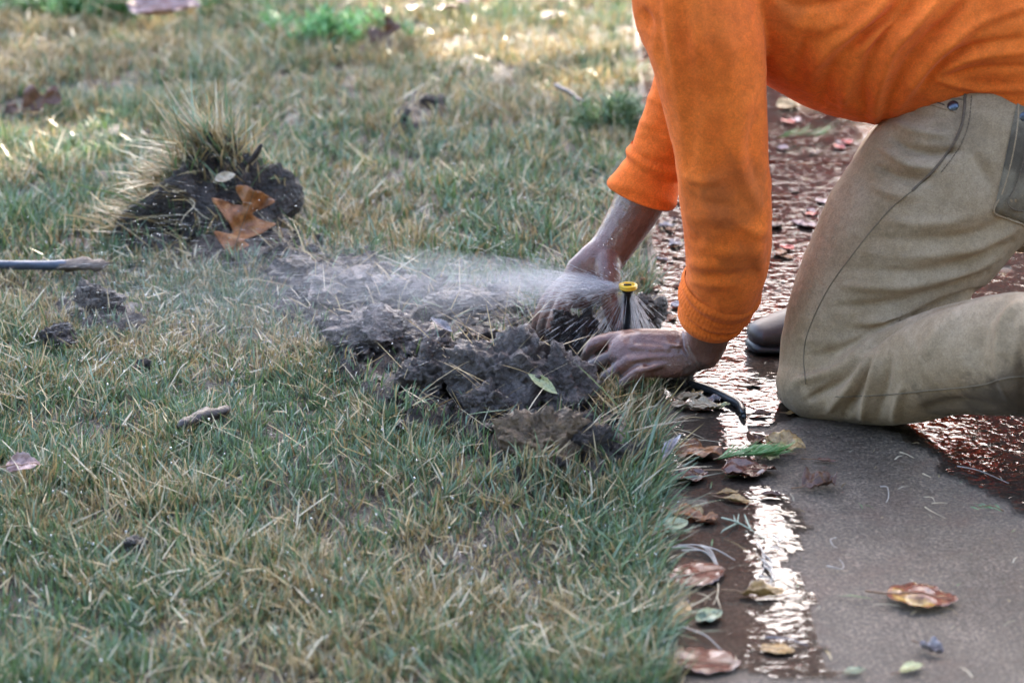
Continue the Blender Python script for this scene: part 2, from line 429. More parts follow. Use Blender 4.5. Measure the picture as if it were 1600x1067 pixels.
# ------------------------------------------------------------------ trees beyond the frame (they shade the scene and show in the wet path)
M_bark = mat_plain('bark', (0.10, 0.075, 0.055), 0.85, 0.4, 12, 0.8, 0.02)
M_crown = mat_leafy('autumn_foliage', 0.4, 0.62)
SUNPATCH = [((930, 85), 0.17, 0.30, 0.0), ((760, 70), 0.12, 0.18, 0.0), ((65, 235), 0.12, 0.16, 0.0), ((640, 20), 0.10, 0.2, 0.0)]
SUNPATCH = [(G(*c), a, b, z) for c, a, b, z in SUNPATCH] + [(G(655, 545), 0.0, 0.0, 0.04)]
def tree(label, base, crown, n, size, pal, gaps=True, seed=1):
    rng = np.random.default_rng(seed); root = empty('autumn_tree', base)
    tag(root, label, 'tree', 'trees around the lawn')
    b = np.array(base, float)
    parts = []
    cz = crown[0][0][2]
    topc = np.array(crown[0][0])
    parts.append(tube([(0, 0, -0.1), (0.05, 0.02, cz * 0.35), topc * (0.4, 0.4, 0.7) , topc], [0.26, 0.19, 0.13, 0.03], [0.26, 0.19, 0.13, 0.03], per=4, around=12))
    for k in range(9):
        c = crown[k % len(crown)]; e = np.array(c[0]) + rng.normal(0, 0.4, 3) * np.array(c[1]); s = np.array([0, 0, cz * (0.3 + 0.04 * k)])
        parts.append(tube([s, (s + e) / 2 + (0, 0, 0.3), e], [0.07, 0.05, 0.015], [0.07, 0.05, 0.015], per=3, around=8))
    V, Fa = join(parts); link('trunk', py_mesh('trunk', V, Fa), M_bark, root)
    P = []
    tot = sum(np.prod(c[1]) for c in crown)
    for c, r in crown:
        m = int(n * np.prod(r) / tot); u = rng.normal(0, 1, (m * 2, 3)); u /= np.linalg.norm(u, axis=1)[:, None]
        u *= rng.uniform(0.15, 1, (m * 2, 1)) ** (1 / 2.2); q = u * np.array(r) + np.array(c)
        keep = fbm(q * 0.9, 3, seed + 3) > -0.25; P.append(q[keep][:m])
    P = np.vstack(P)
    if gaps:
        Wp = P + b; keep = np.ones(len(P), bool)
        for c, a, bb, z in SUNPATCH:
            q = Wp - SUN[None, :] * ((Wp[:, 2] - z) / SUN[2])[:, None]
            keep &= ((q[:, 0] - c[0]) / (a + 0.10)) ** 2 + ((q[:, 1] - c[1]) / (bb + 0.14)) ** 2 > 1
        P = P[keep]
    if gaps:                                          # the crown thins out on its far side: more sun reaches the far lawn
        Wp = P + b; q = Wp - SUN[None, :] * (Wp[:, 2] / SUN[2])[:, None]
        P = P[rng.random(len(P)) < np.interp(q[:, 1], [3.6, 5.6], [1.0, 0.42])]
    m = len(P); A = rng.normal(0, 1, (m, 3)); A /= np.linalg.norm(A, axis=1)[:, None]
    B = np.cross(A, rng.normal(0, 1, (m, 3))); B /= np.linalg.norm(B, axis=1)[:, None]
    s = size * rng.uniform(0.6, 1.25, (m, 1))
    V = np.stack([P - A * s, P + B * s * 0.55, P + A * s, P - B * s * 0.55], 1).reshape(-1, 3)
    pal = np.array(pal); cc = pal[rng.integers(0, len(pal), m)] * rng.uniform(0.7, 1.2, (m, 1)); cc = np.repeat(cc, 4, 0)
    link('crown', fast_mesh('crown', V, np.arange(m * 4).reshape(-1, 4), False, cc), M_crown, root)
RED = [(0.78, 0.10, 0.05), (0.82, 0.20, 0.05), (0.74, 0.07, 0.05), (0.85, 0.30, 0.08)]
ORA = [(0.82, 0.26, 0.05), (0.80, 0.15, 0.04), (0.80, 0.38, 0.09)]
GRN = [(0.07, 0.11, 0.035), (0.10, 0.13, 0.04), (0.14, 0.13, 0.04)]
SC = np.array([0.2, 4.0, 0.15])
cc = SC + SUN * 10.5
tree('tall thin-leaved autumn tree whose crown shades the lawn', (cc[0] + 1.6, cc[1], 0),
     [((-1.6, 0, cc[2]), (4.6, 2.7, 1.9)), ((-2.6, -0.8, cc[2] - 0.5), (2.4, 2.0, 1.4)), ((0.6, -0.6, cc[2] - 0.2), (2.2, 2.0, 1.5))], 19000, 0.14, ORA + GRN, True, 5)
for k, (x, y, w, h, pal, lb) in enumerate([(-4.6, 16.5, 2.2, 3.3, GRN, 'low dark green tree beyond the left side of the lawn'), (-1.2, 16.0, 1.9, 4.2, RED, 'round red maple beyond the middle of the lawn'),
        (1.6, 15.0, 1.7, 4.3, RED, 'deep red maple straight behind the end of the path'), (3.8, 15.0, 1.5, 5.7, RED + ORA, 'orange-red maple right of the path end'), (7.4, 16.5, 2.2, 3.9, GRN, 'low dark green tree far right of the path end')]):
    tree(lb, (x, y, 0), [((0, 0, h * 0.52), (w, 1.2, h * 0.47))], 6500, 0.13, pal, False, 20 + k)
for k, (x, y, w, h, lb) in enumerate([(-4.6, -3.2, 2.6, 5.2, 'added dark evergreen behind the camera on the left, cutting front fill light'), (0.2, -3.6, 2.6, 5.6, 'added dark evergreen straight behind the camera, cutting front fill light'), (4.8, -3.0, 2.6, 5.4, 'added dark evergreen behind the camera on the right, cutting front fill light')]):
    tree(lb, (x, y, 0), [((0, 0, h * 0.5), (w, 1.3, h * 0.5))], 6500, 0.22, GRN, False, 40 + k)  # unseen evergreens, added to hold back sky fill from the camera side

# ================================================================== LAWN
M_grass = mat_leafy('grass_blades', 0.32, 0.28)
PALS = np.array([(0.37, 0.285, 0.145), (0.275, 0.20, 0.09), (0.18, 0.125, 0.06), (0.110, 0.175, 0.065), (0.145, 0.215, 0.135), (0.060, 0.105, 0.048), (0.44, 0.385, 0.265)])
def blades(P, H, Wd, az, lean, curve, colr, rng, up=None):
    """ribbons of three segments; P base points (n,3)"""
    n = len(P); D = np.column_stack([np.cos(az), np.sin(az), np.zeros(n)])
    tw = az + np.pi / 2 + rng.normal(0, 0.7, n); S = np.column_stack([np.cos(tw), np.sin(tw), rng.normal(0, 0.25, n)])
    U = np.array([0, 0, 1.0])[None, :] if up is None else up
    V = np.empty((n, 7, 3))
    for k, (t, w) in enumerate(((0, 0.8), (0.38, 1.0), (0.74, 0.7), (1.0, 0))):
        drop = curve * t * t * 0.45
        c = P + D * (H * (lean * t + curve * t * t))[:, None] + U * (H * (t * np.sqrt(np.clip(1 - lean * lean * 0.6, 0.12, 1)) - drop))[:, None]
        if k < 3:
            V[:, 2 * k] = c - S * (Wd * w * 0.5)[:, None]; V[:, 2 * k + 1] = c + S * (Wd * w * 0.5)[:, None]
        else: V[:, 6] = c
    b = (np.arange(n) * 7)[:, None]
    T = np.concatenate([b + np.array([0, 1, 3]), b + np.array([0, 3, 2]), b + np.array([2, 3, 5]), b + np.array([2, 5, 4]), b + np.array([4, 5, 6])], 0)
    return V.reshape(-1, 3), T, np.repeat(colr, 7, 0)
def pick_colors(n, dry, rng, q):
    u = rng.random(n); k = np.empty(n, int)
    d = u < dry
    k[d] = rng.choice([0, 1, 2, 6], d.sum(), p=[0.42, 0.28, 0.14, 0.16]); k[~d] = rng.choice([3, 4, 5], (~d).sum(), p=[0.4, 0.4, 0.2])
    return PALS[k] * rng.uniform(0.75, 1.25, (n, 1))
tips = []
def lawn_patch(name, y0, y1, dens, width, h0, margin, seed, inner=0.0):
    rng = np.random.default_rng(seed)
    def half(y): return (800 / F) * (y * math.cos(PITCH) + CAM_H * math.sin(PITCH))
    hw = half(y1) + margin; area = 2 * hw * (y1 - y0)
    per = 14; nc = int(area * dens / per)
    cx = rng.uniform(-hw, hw, nc); cy = rng.uniform(y0, y1, nc)
    a = np.abs(cx); hv = half(cy)
    keep = (a < hv + margin) & (a >= hv + inner if inner > 0 else np.ones(nc, bool))
    al, ri = path_coord(cx, cy); wig = 0.02 * vnoise(np.column_stack([cx * 9, cy * 9, 0 * cx]), 3)
    keep &= (ri < -0.004 + wig) | (ri > PATH_W + 0.02)
    q = np.column_stack([cx, cy, 0 * cx])
    thin = fbm(q * 4.2, 3, 44)
    keep &= rng.random(nc) < np.clip(1.0 + 0.55 * thin, 0.35, 1)
    md = mudmask(cx + 0.03 * vnoise(q * 14, 2), cy + 0.05 * vnoise(q * 14, 4)); keep &= rng.random(nc) < np.where(md > 0, 0.035, 1.0)
    cx, cy, q = cx[keep], cy[keep], q[keep]; nc = len(cx)
    caz = rng.uniform(0, 2 * np.pi, nc); cle = rng.uniform(0.05, 0.55, nc); ch = np.clip(1 + 0.45 * fbm(q * 6, 3, 51), 0.5, 1.8)
    cdry = np.clip(np.interp(cy, [2.6, 3.6, 5.0, 7.0], [0.27, 0.34, 0.50, 0.58]) + 0.32 * fbm(q * 3.1, 3, 61) + 0.30 * vnoise(q * 16, 66), 0.08, 0.95)
    rep = lambda v: np.repeat(v, per, 0)
    n = nc * per
    off = rng.normal(0, 0.011, (n, 2)); bx = rep(cx) + off[:, 0]; by = rep(cy) + off[:, 1]
    az = np.arctan2(off[:, 1] + 0.009 * np.sin(rep(caz)), off[:, 0] + 0.009 * np.cos(rep(caz))) + rng.normal(0, 0.4, n)
    lean = np.clip(rep(cle) * 0.8 + rng.normal(0.06, 0.22, n), 0, 1.1); curve = np.abs(rng.normal(0.12, 0.25, n))
    H = h0 * rep(ch) * np.exp(rng.normal(0, 0.33, n)); Wd = width * rng.uniform(0.6, 1.25, n)
    flat = rng.random(n) < 0.035; lean[flat] = rng.uniform(0.9, 1.2, flat.sum()); H[flat] *= 1.25; curve[flat] *= 0.3
    c = pick_colors(n, rep(cdry) * 1.0, rng, None)
    c[flat] = PALS[rng.choice([0, 1, 6], flat.sum())] * rng.uniform(0.8, 1.15, (flat.sum(), 1))
    z = ground_h(bx, by); z = np.maximum(z, -0.01) - 0.002
    z[flat] += rng.uniform(0.004, 0.022, flat.sum())
    P = np.column_stack([bx, by, z])
    V, T, C = blades(P, H, Wd, az, lean, curve, c, rng)
    m = rng.choice(n, min(n, int(n * 0.022)), replace=False); tips.append(V.reshape(n, 7, 3)[m, rng.integers(2, 7, len(m))])
    return V, T, C
def lawn():
    Vs, Ts, Cs, o = [], [], [], 0
    for args in (('a', 2.3, 4.3, 66000, 0.0025, 0.0245, 0.10, 1), ('b', 4.3, 7.4, 25000, 0.0034, 0.028, 0.12, 2),
                 ('c', 1.6, 7.4, 2400, 0.010, 0.042, 2.0, 3, 0.11), ('d', 7.4, 13.0, 900, 0.018, 0.055, 2.2, 4)):
        V, T, C = lawn_patch(*args); Vs.append(V); Ts.append(T + o); Cs.append(C); o += len(V)
    rng = np.random.default_rng(91)
    def tuft(px, py, sx, sy, n, h, w, az, azs, lean, dry, zz=0.0):
        nonlocal o
        q = np.array(G(px, py)); P = np.column_stack([rng.normal(q[0], sx, n), rng.normal(q[1], sy, n), np.zeros(n)])
        P = P[path_coord(P[:, 0], P[:, 1])[1] < 0.0]; P[:, 2] = np.maximum(ground_h(P[:, 0], P[:, 1]), -0.005) + zz; m = len(P)
        V, T, C = blades(P, h * np.exp(rng.normal(0, 0.3, m)), w * rng.uniform(.7, 1.2, m), az + rng.normal(0, azs, m), np.clip(lean + rng.normal(0, .25, m), 0, 1.1), np.abs(rng.normal(.2, .2, m)), pick_colors(m, dry, rng, None), rng)
        Vs.append(V); Ts.append(T + o); Cs.append(C); o += len(V)
    tuft(1030, 760, 0.035, 0.06, 700, 0.050, 0.0030, 0.0, 0.6, 0.6, 0.25); tuft(1025, 690, 0.035, 0.05, 500, 0.042, 0.0028, 0.1, 0.9, 0.6, 0.5)
    tuft(1035, 850, 0.025, 0.08, 420, 0.040, 0.0030, 0.0, 0.7, 0.6, 0.3); tuft(1035, 960, 0.025, 0.08, 420, 0.036, 0.0030, 0.0, 0.7, 0.6, 0.4)
    tuft(985, 640, 0.045, 0.04, 420, 0.034, 0.0024, 0.0, 3.0, 0.5, 0.8); tuft(930, 622, 0.03, 0.03, 160, 0.030, 0.0022, 0.0, 3.0, 0.6, 0.9); tuft(850, 760, 0.05, 0.02, 260, 0.038, 0.0028, 1.5, 1.5, 0.2, 0.6)
    me = fast_mesh('lawn_grass', np.vstack(Vs), np.vstack(Ts), False, np.vstack(Cs))
    tag(link('lawn_grass', me, M_grass), 'half dry tan and green lawn grass wet with spray', kind='stuff')
lawn()
# dew and spray drops caught on the blades
def droplets(name, P, rad, mat, label=None, parent=None, stretch=None):
    bm = bmesh.new(); bmesh.ops.create_icosphere(bm, subdivisions=1, radius=1.0); bm.verts.ensure_lookup_table()
    bv = np.array([v.co[:] for v in bm.verts]); bf = np.array([[v.index for v in f.verts] for f in bm.faces]); bm.free()
    n = len(P); V = (P[:, None, :] + bv[None] * rad[:, None, None]).reshape(-1, 3)
    T = (bf[None] + (np.arange(n) * len(bv))[:, None, None]).reshape(-1, 3)
    o = link(name, fast_mesh(name, V, T), mat, parent); return o
def mat_drop():
    m, nt, b, out = newmat('water_drops'); b.inputs['Base Color'].default_value = (0.95, 0.97, 1, 1); b.inputs['Roughness'].default_value = 0.02
    b.inputs['IOR'].default_value = 1.33; b.inputs['Transmission Weight'].default_value = 1.0
    gl = nt.nodes.new('ShaderNodeBsdfGlossy'); gl.inputs['Roughness'].default_value = 0.05
    mx = nt.nodes.new('ShaderNodeMixShader'); mx.inputs[0].default_value = 0.35
    nt.links.new(b.outputs[0], mx.inputs[1]); nt.links.new(gl.outputs[0], mx.inputs[2]); nt.links.new(mx.outputs[0], out.inputs[0])
    return m
M_drop = mat_drop()
tp = np.vstack(tips); tp = tp[(tp[:, 1] < 5.5)]; tp = tp[RNG.permutation(len(tp))[:6500]]
tag(droplets('water_drops', tp, RNG.uniform(0.0008, 0.0023, len(tp)), M_drop), 'tiny water drops beaded on the grass blades', kind='stuff')

# ================================================================== PERSON
def M3(px, py, Y, r): P = W(px, py, Y); return P, r * mpp(P)
def ptube(rows, **kw):
    """rows: (px, py, Y, radius px in the picture plane, radius m towards the camera or None)"""
    C, ru, rv = [], [], []
    for px, py, Y, r, d in rows:
        P, m = M3(px, py, Y, r); C.append(P); ru.append(m); rv.append(m if d is None else d)
    return tube(C, ru, rv, **kw)

def mat_skin():
    m, nt, b, out = newmat('skin'); p = geo(nt)
    n = noise(nt, 30, 5, 0.6, 0.3, p); n2 = noise(nt, 420, 3, 0.6, 0.4, p); n3 = noise(nt, 1100, 2, 0.6, 0, p)
    r = ramp(nt, n.outputs['Fac'], [(0.3, (0.115, 0.048, 0.033)), (0.7, (0.195, 0.086, 0.060))])
    s = ramp(nt, n2.outputs['Fac'], [(0.3, g(0.82)), (0.6, g(1.05))])
    c = mixc(nt, 1.0, r.outputs[0], s.outputs[0], 'MULTIPLY')
    for (cn, rad) in ((W(925, 590, 3.66), 0.05), (W(855, 540, 3.83), 0.05), (W(962, 615, 3.63), 0.035), (W(1090, 590, 3.63), 0.03)):      # mud sticking to the fingers
        vm = N_(nt, 'ShaderNodeVectorMath', operation='DISTANCE'); nt.links.new(p, vm.inputs[0]); vm.inputs[1].default_value = tuple(cn)
        nz = noise(nt, 90, 5, 0.7, 0.6, p); ad = N_(nt, 'ShaderNodeMath', operation='MULTIPLY_ADD'); nt.links.new(nz.outputs['Fac'], ad.inputs[0]); ad.inputs[1].default_value = -rad * 1.7
        nt.links.new(vm.outputs['Value'], ad.inputs[2]); mk = ramp(nt, ad.outputs[0], [(0.0, g(0.75)), (0.006, g(0.0))]); c = mixc(nt, mk.outputs[0], c, (0.040, 0.028, 0.022))
    nt.links.new(c, b.inputs['Base Color'])
    b.inputs['Roughness'].default_value = 0.38; b.inputs['Subsurface Weight'].default_value = 0.08
    b.inputs['Subsurface Radius'].default_value = (0.012, 0.004, 0.002); b.inputs['Subsurface Scale'].default_value = 0.4
    b.inputs['Coat Weight'].default_value = 0.45; b.inputs['Coat Roughness'].default_value = 0.12
    vo = nt.nodes.new('ShaderNodeTexVoronoi'); vo.inputs['Scale'].default_value = 330; nt.links.new(p, vo.inputs['Vector'])
    b1 = bump(nt, b, n2.outputs['Fac'], 0.5, 0.0016); b2 = bump(nt, b, vo.outputs['Distance'], 0.35, 0.0012, b1); bump(nt, b, n.outputs['Fac'], 0.3, 0.006, b2)
    return m
M_skin = mat_skin()
person = empty('person', G(1300, 650))
tag(person, 'person in orange long-sleeved shirt and khaki trousers kneeling on one knee, both hands at sprinkler', 'person')
PLOC = Vector(person.location)
def child(name, me, mat, parent=person):
    o = link(name, me, mat)
    o.parent = parent
    off = Vector((0, 0, 0)); q = parent
    while q is not None: off += Vector(q.location); q = q.parent
    me.transform(Matrix.Translation(-off)); return o

# ---- body: head, trunk, arms and hands, one surface
YN, YF = 3.655, 3.845            # near and far hand
B = []
B.append(ptube([(1600, 180, 3.70, 100, .11), (1520, 10, 3.70, 110, .12), (1300, -20, 3.70, 110, .14), (1170, -70, 3.70, 95, .15), (1090, -115, 3.70, 60, .07)]))
B.append(ptube([(1115, -105, 3.70, 60, .06), (1060, -135, 3.70, 58, .056), (1010, -150, 3.70, 62, .06)]))
HC = W(960, -165, 3.70)
def blob(c, r, rot=None, n=(20, 14)):
    V = []; Fq = []
    for i in range(n[1] + 1):
        a = math.pi * (0.02 + 0.96 * i / n[1])
        for j in range(n[0]):
            t = 2 * math.pi * j / n[0]; V.append((math.sin(a) * math.cos(t) * r[0], math.sin(a) * math.sin(t) * r[1], math.cos(a) * r[2]))
    for i in range(n[1]):
        for j in range(n[0]):
            k = (j + 1) % n[0]; Fq.append((i * n[0] + j, i * n[0] + k, (i + 1) * n[0] + k, (i + 1) * n[0] + j))
    Fq.append(tuple(range(n[0]))[::-1]); Fq.append(tuple(range(n[1] * n[0], (n[1] + 1) * n[0])))
    V = np.array(V)
    if rot is not None: V = V @ np.array(Euler(rot).to_matrix()).T
    return V + np.asarray(c), Fq
# head hangs forward: crown towards -X and up, face looking down at the hands
hr = (0, R(35), 0)
Hm = np.array(Euler(hr).to_matrix())
def hp(x, y, z): return HC + Hm @ np.array([x, y, z])       # head frame: -z is the face, -x the crown
B.append(blob(HC, (0.112, 0.076, 0.092), hr)); B.append(blob(hp(0.065, 0, -0.040), (0.055, 0.052, 0.058), hr))
B.append(tube([hp(-0.012, 0, -0.088), hp(0.022, 0, -0.104), hp(0.036, 0, -0.098)], [.011, .015, .012], [.009, .016, .013], per=2, around=10))
for s in (-1, 1):
    B.append(blob(hp(0.005, 0.077 * s, 0.005), (0.032, 0.010, 0.020), hr, (10, 8)))
    B.append(blob(hp(-0.022, 0.034 * s, -0.084), (0.009, 0.026, 0.010), hr, (10, 8)))
    B.append(blob(hp(-0.002, 0.034 * s, -0.078), (0.012, 0.015, 0.010), hr, (10, 8)))
B.append(blob(hp(0.062, 0, -0.094), (0.007, 0.025, 0.008), hr, (10, 8))); B.append(blob(hp(0.076, 0, -0.092), (0.008, 0.021, 0.008), hr, (10, 8)))
# near arm (his left)
B.append(ptube([(1105, -50, 3.56, 55, None), (1125, 150, 3.53, 50, None), (1142, 300, 3.53, 46, None), (1135, 400, 3.57, 44, None), (1120, 470, 3.62, 40, None), (1108, 520, 3.645, 34, 0.030),
                (1096, 548, 3.655, 33, 0.027)]))
tl = (0.0, 0.80, -0.60)
B.append(ptube([(1098, 540, 3.655, 33, 0.026), (1072, 551, 3.658, 37, 0.024), (1035, 552, 3.660, 40, 0.022), (1000, 552, 3.662, 38, 0.019), (982, 552, 3.664, 34, 0.016)], ref=tl, around=32))
# heel of the hand and thumb mount on the far side
B.append(ptube([(1070, 540, 3.69, 26, 0.020), (1030, 533, 3.715, 20, 0.017), (985, 528, 3.735, 14, 0.013), (955, 535, 3.74, 11, 0.011)]))
fingers_near = [
    [(1004, 532, 3.686, 14), (976, 530, 3.690, 14.5), (950, 532, 3.692, 12.5), (928, 540, 3.690, 12.5), (918, 558, 3.688, 11), (916, 575, 3.690, 9.5)],
    [(1004, 547, 3.670, 14), (976, 549, 3.670, 14.5), (950, 560, 3.670, 12.2), (928, 572, 3.666, 12.4), (919, 587, 3.670, 10.8), (920, 600, 3.680, 9)],
    [(1008, 562, 3.655, 13.5), (984, 566, 3.650, 13.8), (962, 580, 3.648, 11.6), (944, 593, 3.643, 11.8), (936, 606, 3.647, 10.2), (939, 618, 3.658, 8.5)],
    [(1014, 577, 3.642, 12), (998, 582, 3.634, 12), (980, 595, 3.630, 10), (966, 606, 3.626, 10.2), (958, 616, 3.628, 9), (959, 624, 3.636, 7.5)]]
B.append(ptube([(1000, 556, 3.685, 30, .02), (965, 566, 3.695, 26, .018), (940, 578, 3.70, 18, .014)], around=24))        # palm side behind the fingers
for fg in fingers_near: B.append(ptube([(x, y, Y, r, None) for x, y, Y, r in fg], around=16, per=5))
for fg in fingers_near:                                                    # tendons on the back of the hand
    x, y, Y, r = fg[1]; B.append(ptube([(x, y - 2, Y - 0.0085, 5, None), (x + 30, y - 2 + (551 - y) * .25, 3.646 + (Y - 3.66) * .6, 4.5, None), (1060, 549 + (y - 551) * .4, 3.640, 3, None)], around=8, per=4))
# far arm (his right)
B.append(ptube([(1120, -60, 3.86, 52, None), (1095, 60, 3.88, 48, None), (1070, 150, 3.88, 44, None), (1035, 235, 3.88, 42, None), (1002, 310, 3.88, 40, None), (978, 352, 3.875, 36, None), (955, 388, 3.865, 33, 0.032),
                (935, 412, 3.855, 36, 0.028), (920, 432, 3.85, 40, 0.024), (905, 450, 3.848, 34, 0.022)]))
B.append(ptube([(948, 405, 3.845, 22, None), (950, 432, 3.825, 20, None), (951, 458, 3.812, 15, None), (956, 484, 3.806, 14, None), (962, 504, 3.806, 11.5, None), (965, 514, 3.808, 9, None)], around=16))
for fg in [[(915, 440, 3.835, 16), (893, 458, 3.825, 15), (874, 487, 3.815, 13), (864, 514, 3.815, 12), (862, 538, 3.82, 10.5), (866, 556, 3.83, 9)],
           [(908, 436, 3.850, 16), (882, 452, 3.845, 15), (861, 482, 3.838, 13), (850, 512, 3.838, 12), (847, 536, 3.842, 10.5), (851, 552, 3.85, 9)],
           [(905, 434, 3.865, 16), (876, 448, 3.865, 14), (853, 476, 3.862, 12.5), (842, 504, 3.862, 11.5), (838, 526, 3.865, 10), (841, 540, 3.87, 9)],
           [(905, 433, 3.880, 14), (880, 445, 3.885, 12.5), (858, 468, 3.885, 11), (848, 490, 3.885, 10.5), (844, 508, 3.885, 9)]]:
    B.append(ptube([(x, y, Y, r, None) for x, y, Y, r in fg], around=16, per=5))
body_me = remesh(B, 0.0022, 4)
def skin_detail(me):
    V, N = get_vn(me); px, py = project(V); d = np.zeros(len(V)); face = np.clip(-(N @ FWD) * 2 + .4, 0, 1)
    near = (V[:, 1] < 3.76)
    for ln, w, a in [([(1064, 514), (1068, 540), (1078, 562), (1092, 582)], 2.5, -2.2), ([(1071, 512), (1076, 540), (1088, 562), (1100, 580)], 2.5, -1.6), ([(1056, 590), (1075, 575), (1090, 583)], 3, -1.2),
                     ([(1000, 522), (1050, 524)], 4, 1.2), ([(985, 540), (1045, 545)], 4, 1.0), ([(992, 558), (1050, 556)], 4, 0.9),
                     ([(995, 535), (1055, 538)], 4, -0.9), ([(985, 551), (1050, 552)], 4, -0.8), ([(975, 518), (973, 534)], 7, 1.0), ([(974, 540), (976, 556)], 7, 1.0)]:
        d += a * .001 * np.exp(-(seg_dist(px, py, ln) / w) ** 2) * near * face
    for cx, cy in [(930, 534), (932, 568), (946, 586), (968, 598)]:
        s = np.hypot(px - cx, py - cy); d += near * face * (.0008 * np.exp(-(s / 7) ** 2) * np.cos(s * 1.6))
    d += 0.0004 * fbm(V * 120, 2, 4); set_v(me, V + N * d[:, None])
skin_detail(body_me)
body = child('body', body_me, M_skin)
M_nail = mat_plain('nail', (0.42, 0.25, 0.21), 0.25, 0.08, 200, 0)
def nail(px, py, Y, r, tilt):
    P = W(px, py, Y) ; V, Fq = blob((0, 0, 0), (r, r * 0.35, r * 1.35), (0, R(tilt), 0), (10, 8)); child('fingernail', py_mesh('fingernail', V + P, Fq), M_nail)
nail(964, 505, 3.7955, 0.0062, -15)
# hair: a short dark cap over the crown
M_hair = mat_plain('hair', (0.018, 0.014, 0.012), 0.7, 0.4, 300, 1.0, 0.004)
hv, hf = blob(hp(-0.012, 0, 0.020), (0.113, 0.081, 0.086), hr, (36, 24)); hv = hv + 0.003 * fbm(hv * 160, 2, 6)[:, None]
child('hair', py_mesh('hair', hv, hf), M_hair)

# ---- shirt
arm_n = [(1125, -95, 3.60, 95, .085), (1098, -45, 3.565, 103, .092), (1088, 0, 3.545, 102, .090), (1102, 60, 3.53, 93, .086), (1111, 110, 3.525, 87, .082), (1117, 160, 3.522, 81, .078), (1124, 210, 3.52, 76, .074),
         (1130, 260, 3.52, 73, .071), (1134, 310, 3.525, 72, .069), (1137, 360, 3.54, 69, .066), (1138, 405, 3.565, 66, .064), (1133, 435, 3.585, 62, .062), (1127, 452, 3.60, 60, .060)]
arm_f = [(1150, -80, 3.84, 90, .085), (1120, -20, 3.86, 75, .075), (1098, 60, 3.88, 60, .062), (1080, 115, 3.88, 54, .056), (1060, 170, 3.88, 51, .053), (1040, 215, 3.88, 48, .050), (1028, 245, 3.88, 45, .047), (1024, 254, 3.88, 44, .046)]
torso = [(1602, 150, 3.70, 148, .165), (1600, 96, 3.70, 153, .178), (1582, 50, 3.70, 156, .180), (1520, 15, 3.70, 168, .182), (1430, 12, 3.70, 178, .182), (1365, 12, 3.70, 180, .185), (1290, -8, 3.70, 168, .190), (1210, -42, 3.70, 148, .195), (1145, -85, 3.70, 112, .165), (1100, -118, 3.70, 72, .085)]
def open_tube(rows, wall, depth_in, around=64, per=8, mod=None, ref=(0, 1, 0)):
    """a sleeve end: outer skin, rolled lip and an inner skin reaching back inside"""
    C, ru, rv = [], [], []
    for px, py, Y, r, d in rows:
        P, m = M3(px, py, Y, r); C.append(P); ru.append(m); rv.append(m if d is None else d)
    D = catmull(np.column_stack([np.array(C), ru, rv]), per)
    k = max(2, int(len(D) * depth_in)); inner = D[-k:][::-1].copy(); inner[:, 3:] -= wall
    lip = D[-1:].copy(); T = D[-1, :3] - D[-2, :3]; T /= np.linalg.norm(T); lip[:, :3] += T * wall * 0.5; lip[:, 3:] -= wall * 0.5
    n_out = len(D); D = np.vstack([D, lip, inner])
    T = np.gradient(D[:n_out, :3], axis=0); T /= np.linalg.norm(T, axis=1)[:, None]; T = np.vstack([T, T[-1:], T[-k:][::-1]])
    U = np.cross(T, np.array(ref)); U /= np.linalg.norm(U, axis=1)[:, None]; Vv = np.cross(U, T)
    th = np.linspace(0, 2 * np.pi, around, endpoint=False)
    RU = np.repeat(D[:, 3:4], around, 1); RV = np.repeat(D[:, 4:5], around, 1)
    if mod is not None:
        s = np.concatenate([np.linspace(0, 1, n_out), [1.0], np.linspace(1, 1 - depth_in, k)])
        e = mod(s[:, None], th[None, :]); RU = RU + e; RV = RV + e
    V = D[:, None, :3] + U[:, None] * (RU * np.cos(th))[:, :, None] + Vv[:, None] * (RV * np.sin(th))[:, :, None]
    n = len(D); Fq = []
    for i in range(n - 1):
        for j in range(around):
            q = (j + 1) % around; Fq.append((i * around + j, i * around + q, (i + 1) * around + q, (i + 1) * around + j))
    return V.reshape(-1, 3), Fq
shirt_me = remesh([ptube(arm_n, around=40), ptube(arm_f, around=40), ptube(torso, around=56)], 0.0038, 6)
def near_arm(V, px, py):                       # near-arm cloth lies towards the camera of the trunk
    return 1.0
folds_arm = [([(1040, -20), (1048, 60), (1062, 140), (1066, 220)], 9, 4), ([(1062, -20), (1068, 70), (1085, 170), (1078, 260)], 11, -3), ([(1092, -10), (1092, 70), (1102, 140)], 12, 3),
             ([(1178, 140), (1152, 205), (1158, 270), (1190, 330)], 12, 4.5), ([(1192, 170), (1176, 230), (1186, 290)], 10, -4.5), ([(1198, 330), (1180, 380), (1192, 430)], 10, 3),
             ([(1064, 272), (1090, 284), (1132, 280)], 7, 1.6), ([(1066, 300), (1100, 318), (1150, 322)], 7, -1.5), ([(1070, 338), (1112, 344), (1140, 338)], 9, 1.6), ([(1150, 348), (1180, 362), (1200, 352)], 8, 1.8), ([(1076, 372), (1106, 378)], 9, -1.4),
             ([(1120, 392), (1160, 396), (1196, 384)], 10, 1.8), ([(1074, 410), (1098, 416), (1130, 412)], 8, 1.8), ([(1100, 428), (1140, 434), (1188, 420)], 8, -2.2), ([(1072, 438), (1110, 446), (1150, 444)], 6, 2.5),
             ([(1020, 60), (1040, 120), (1060, 180)], 10, 3), ([(1000, 10), (1018, 50)], 8, -4), ([(1130, 40), (1140, 130), (1128, 200)], 16, 2)]
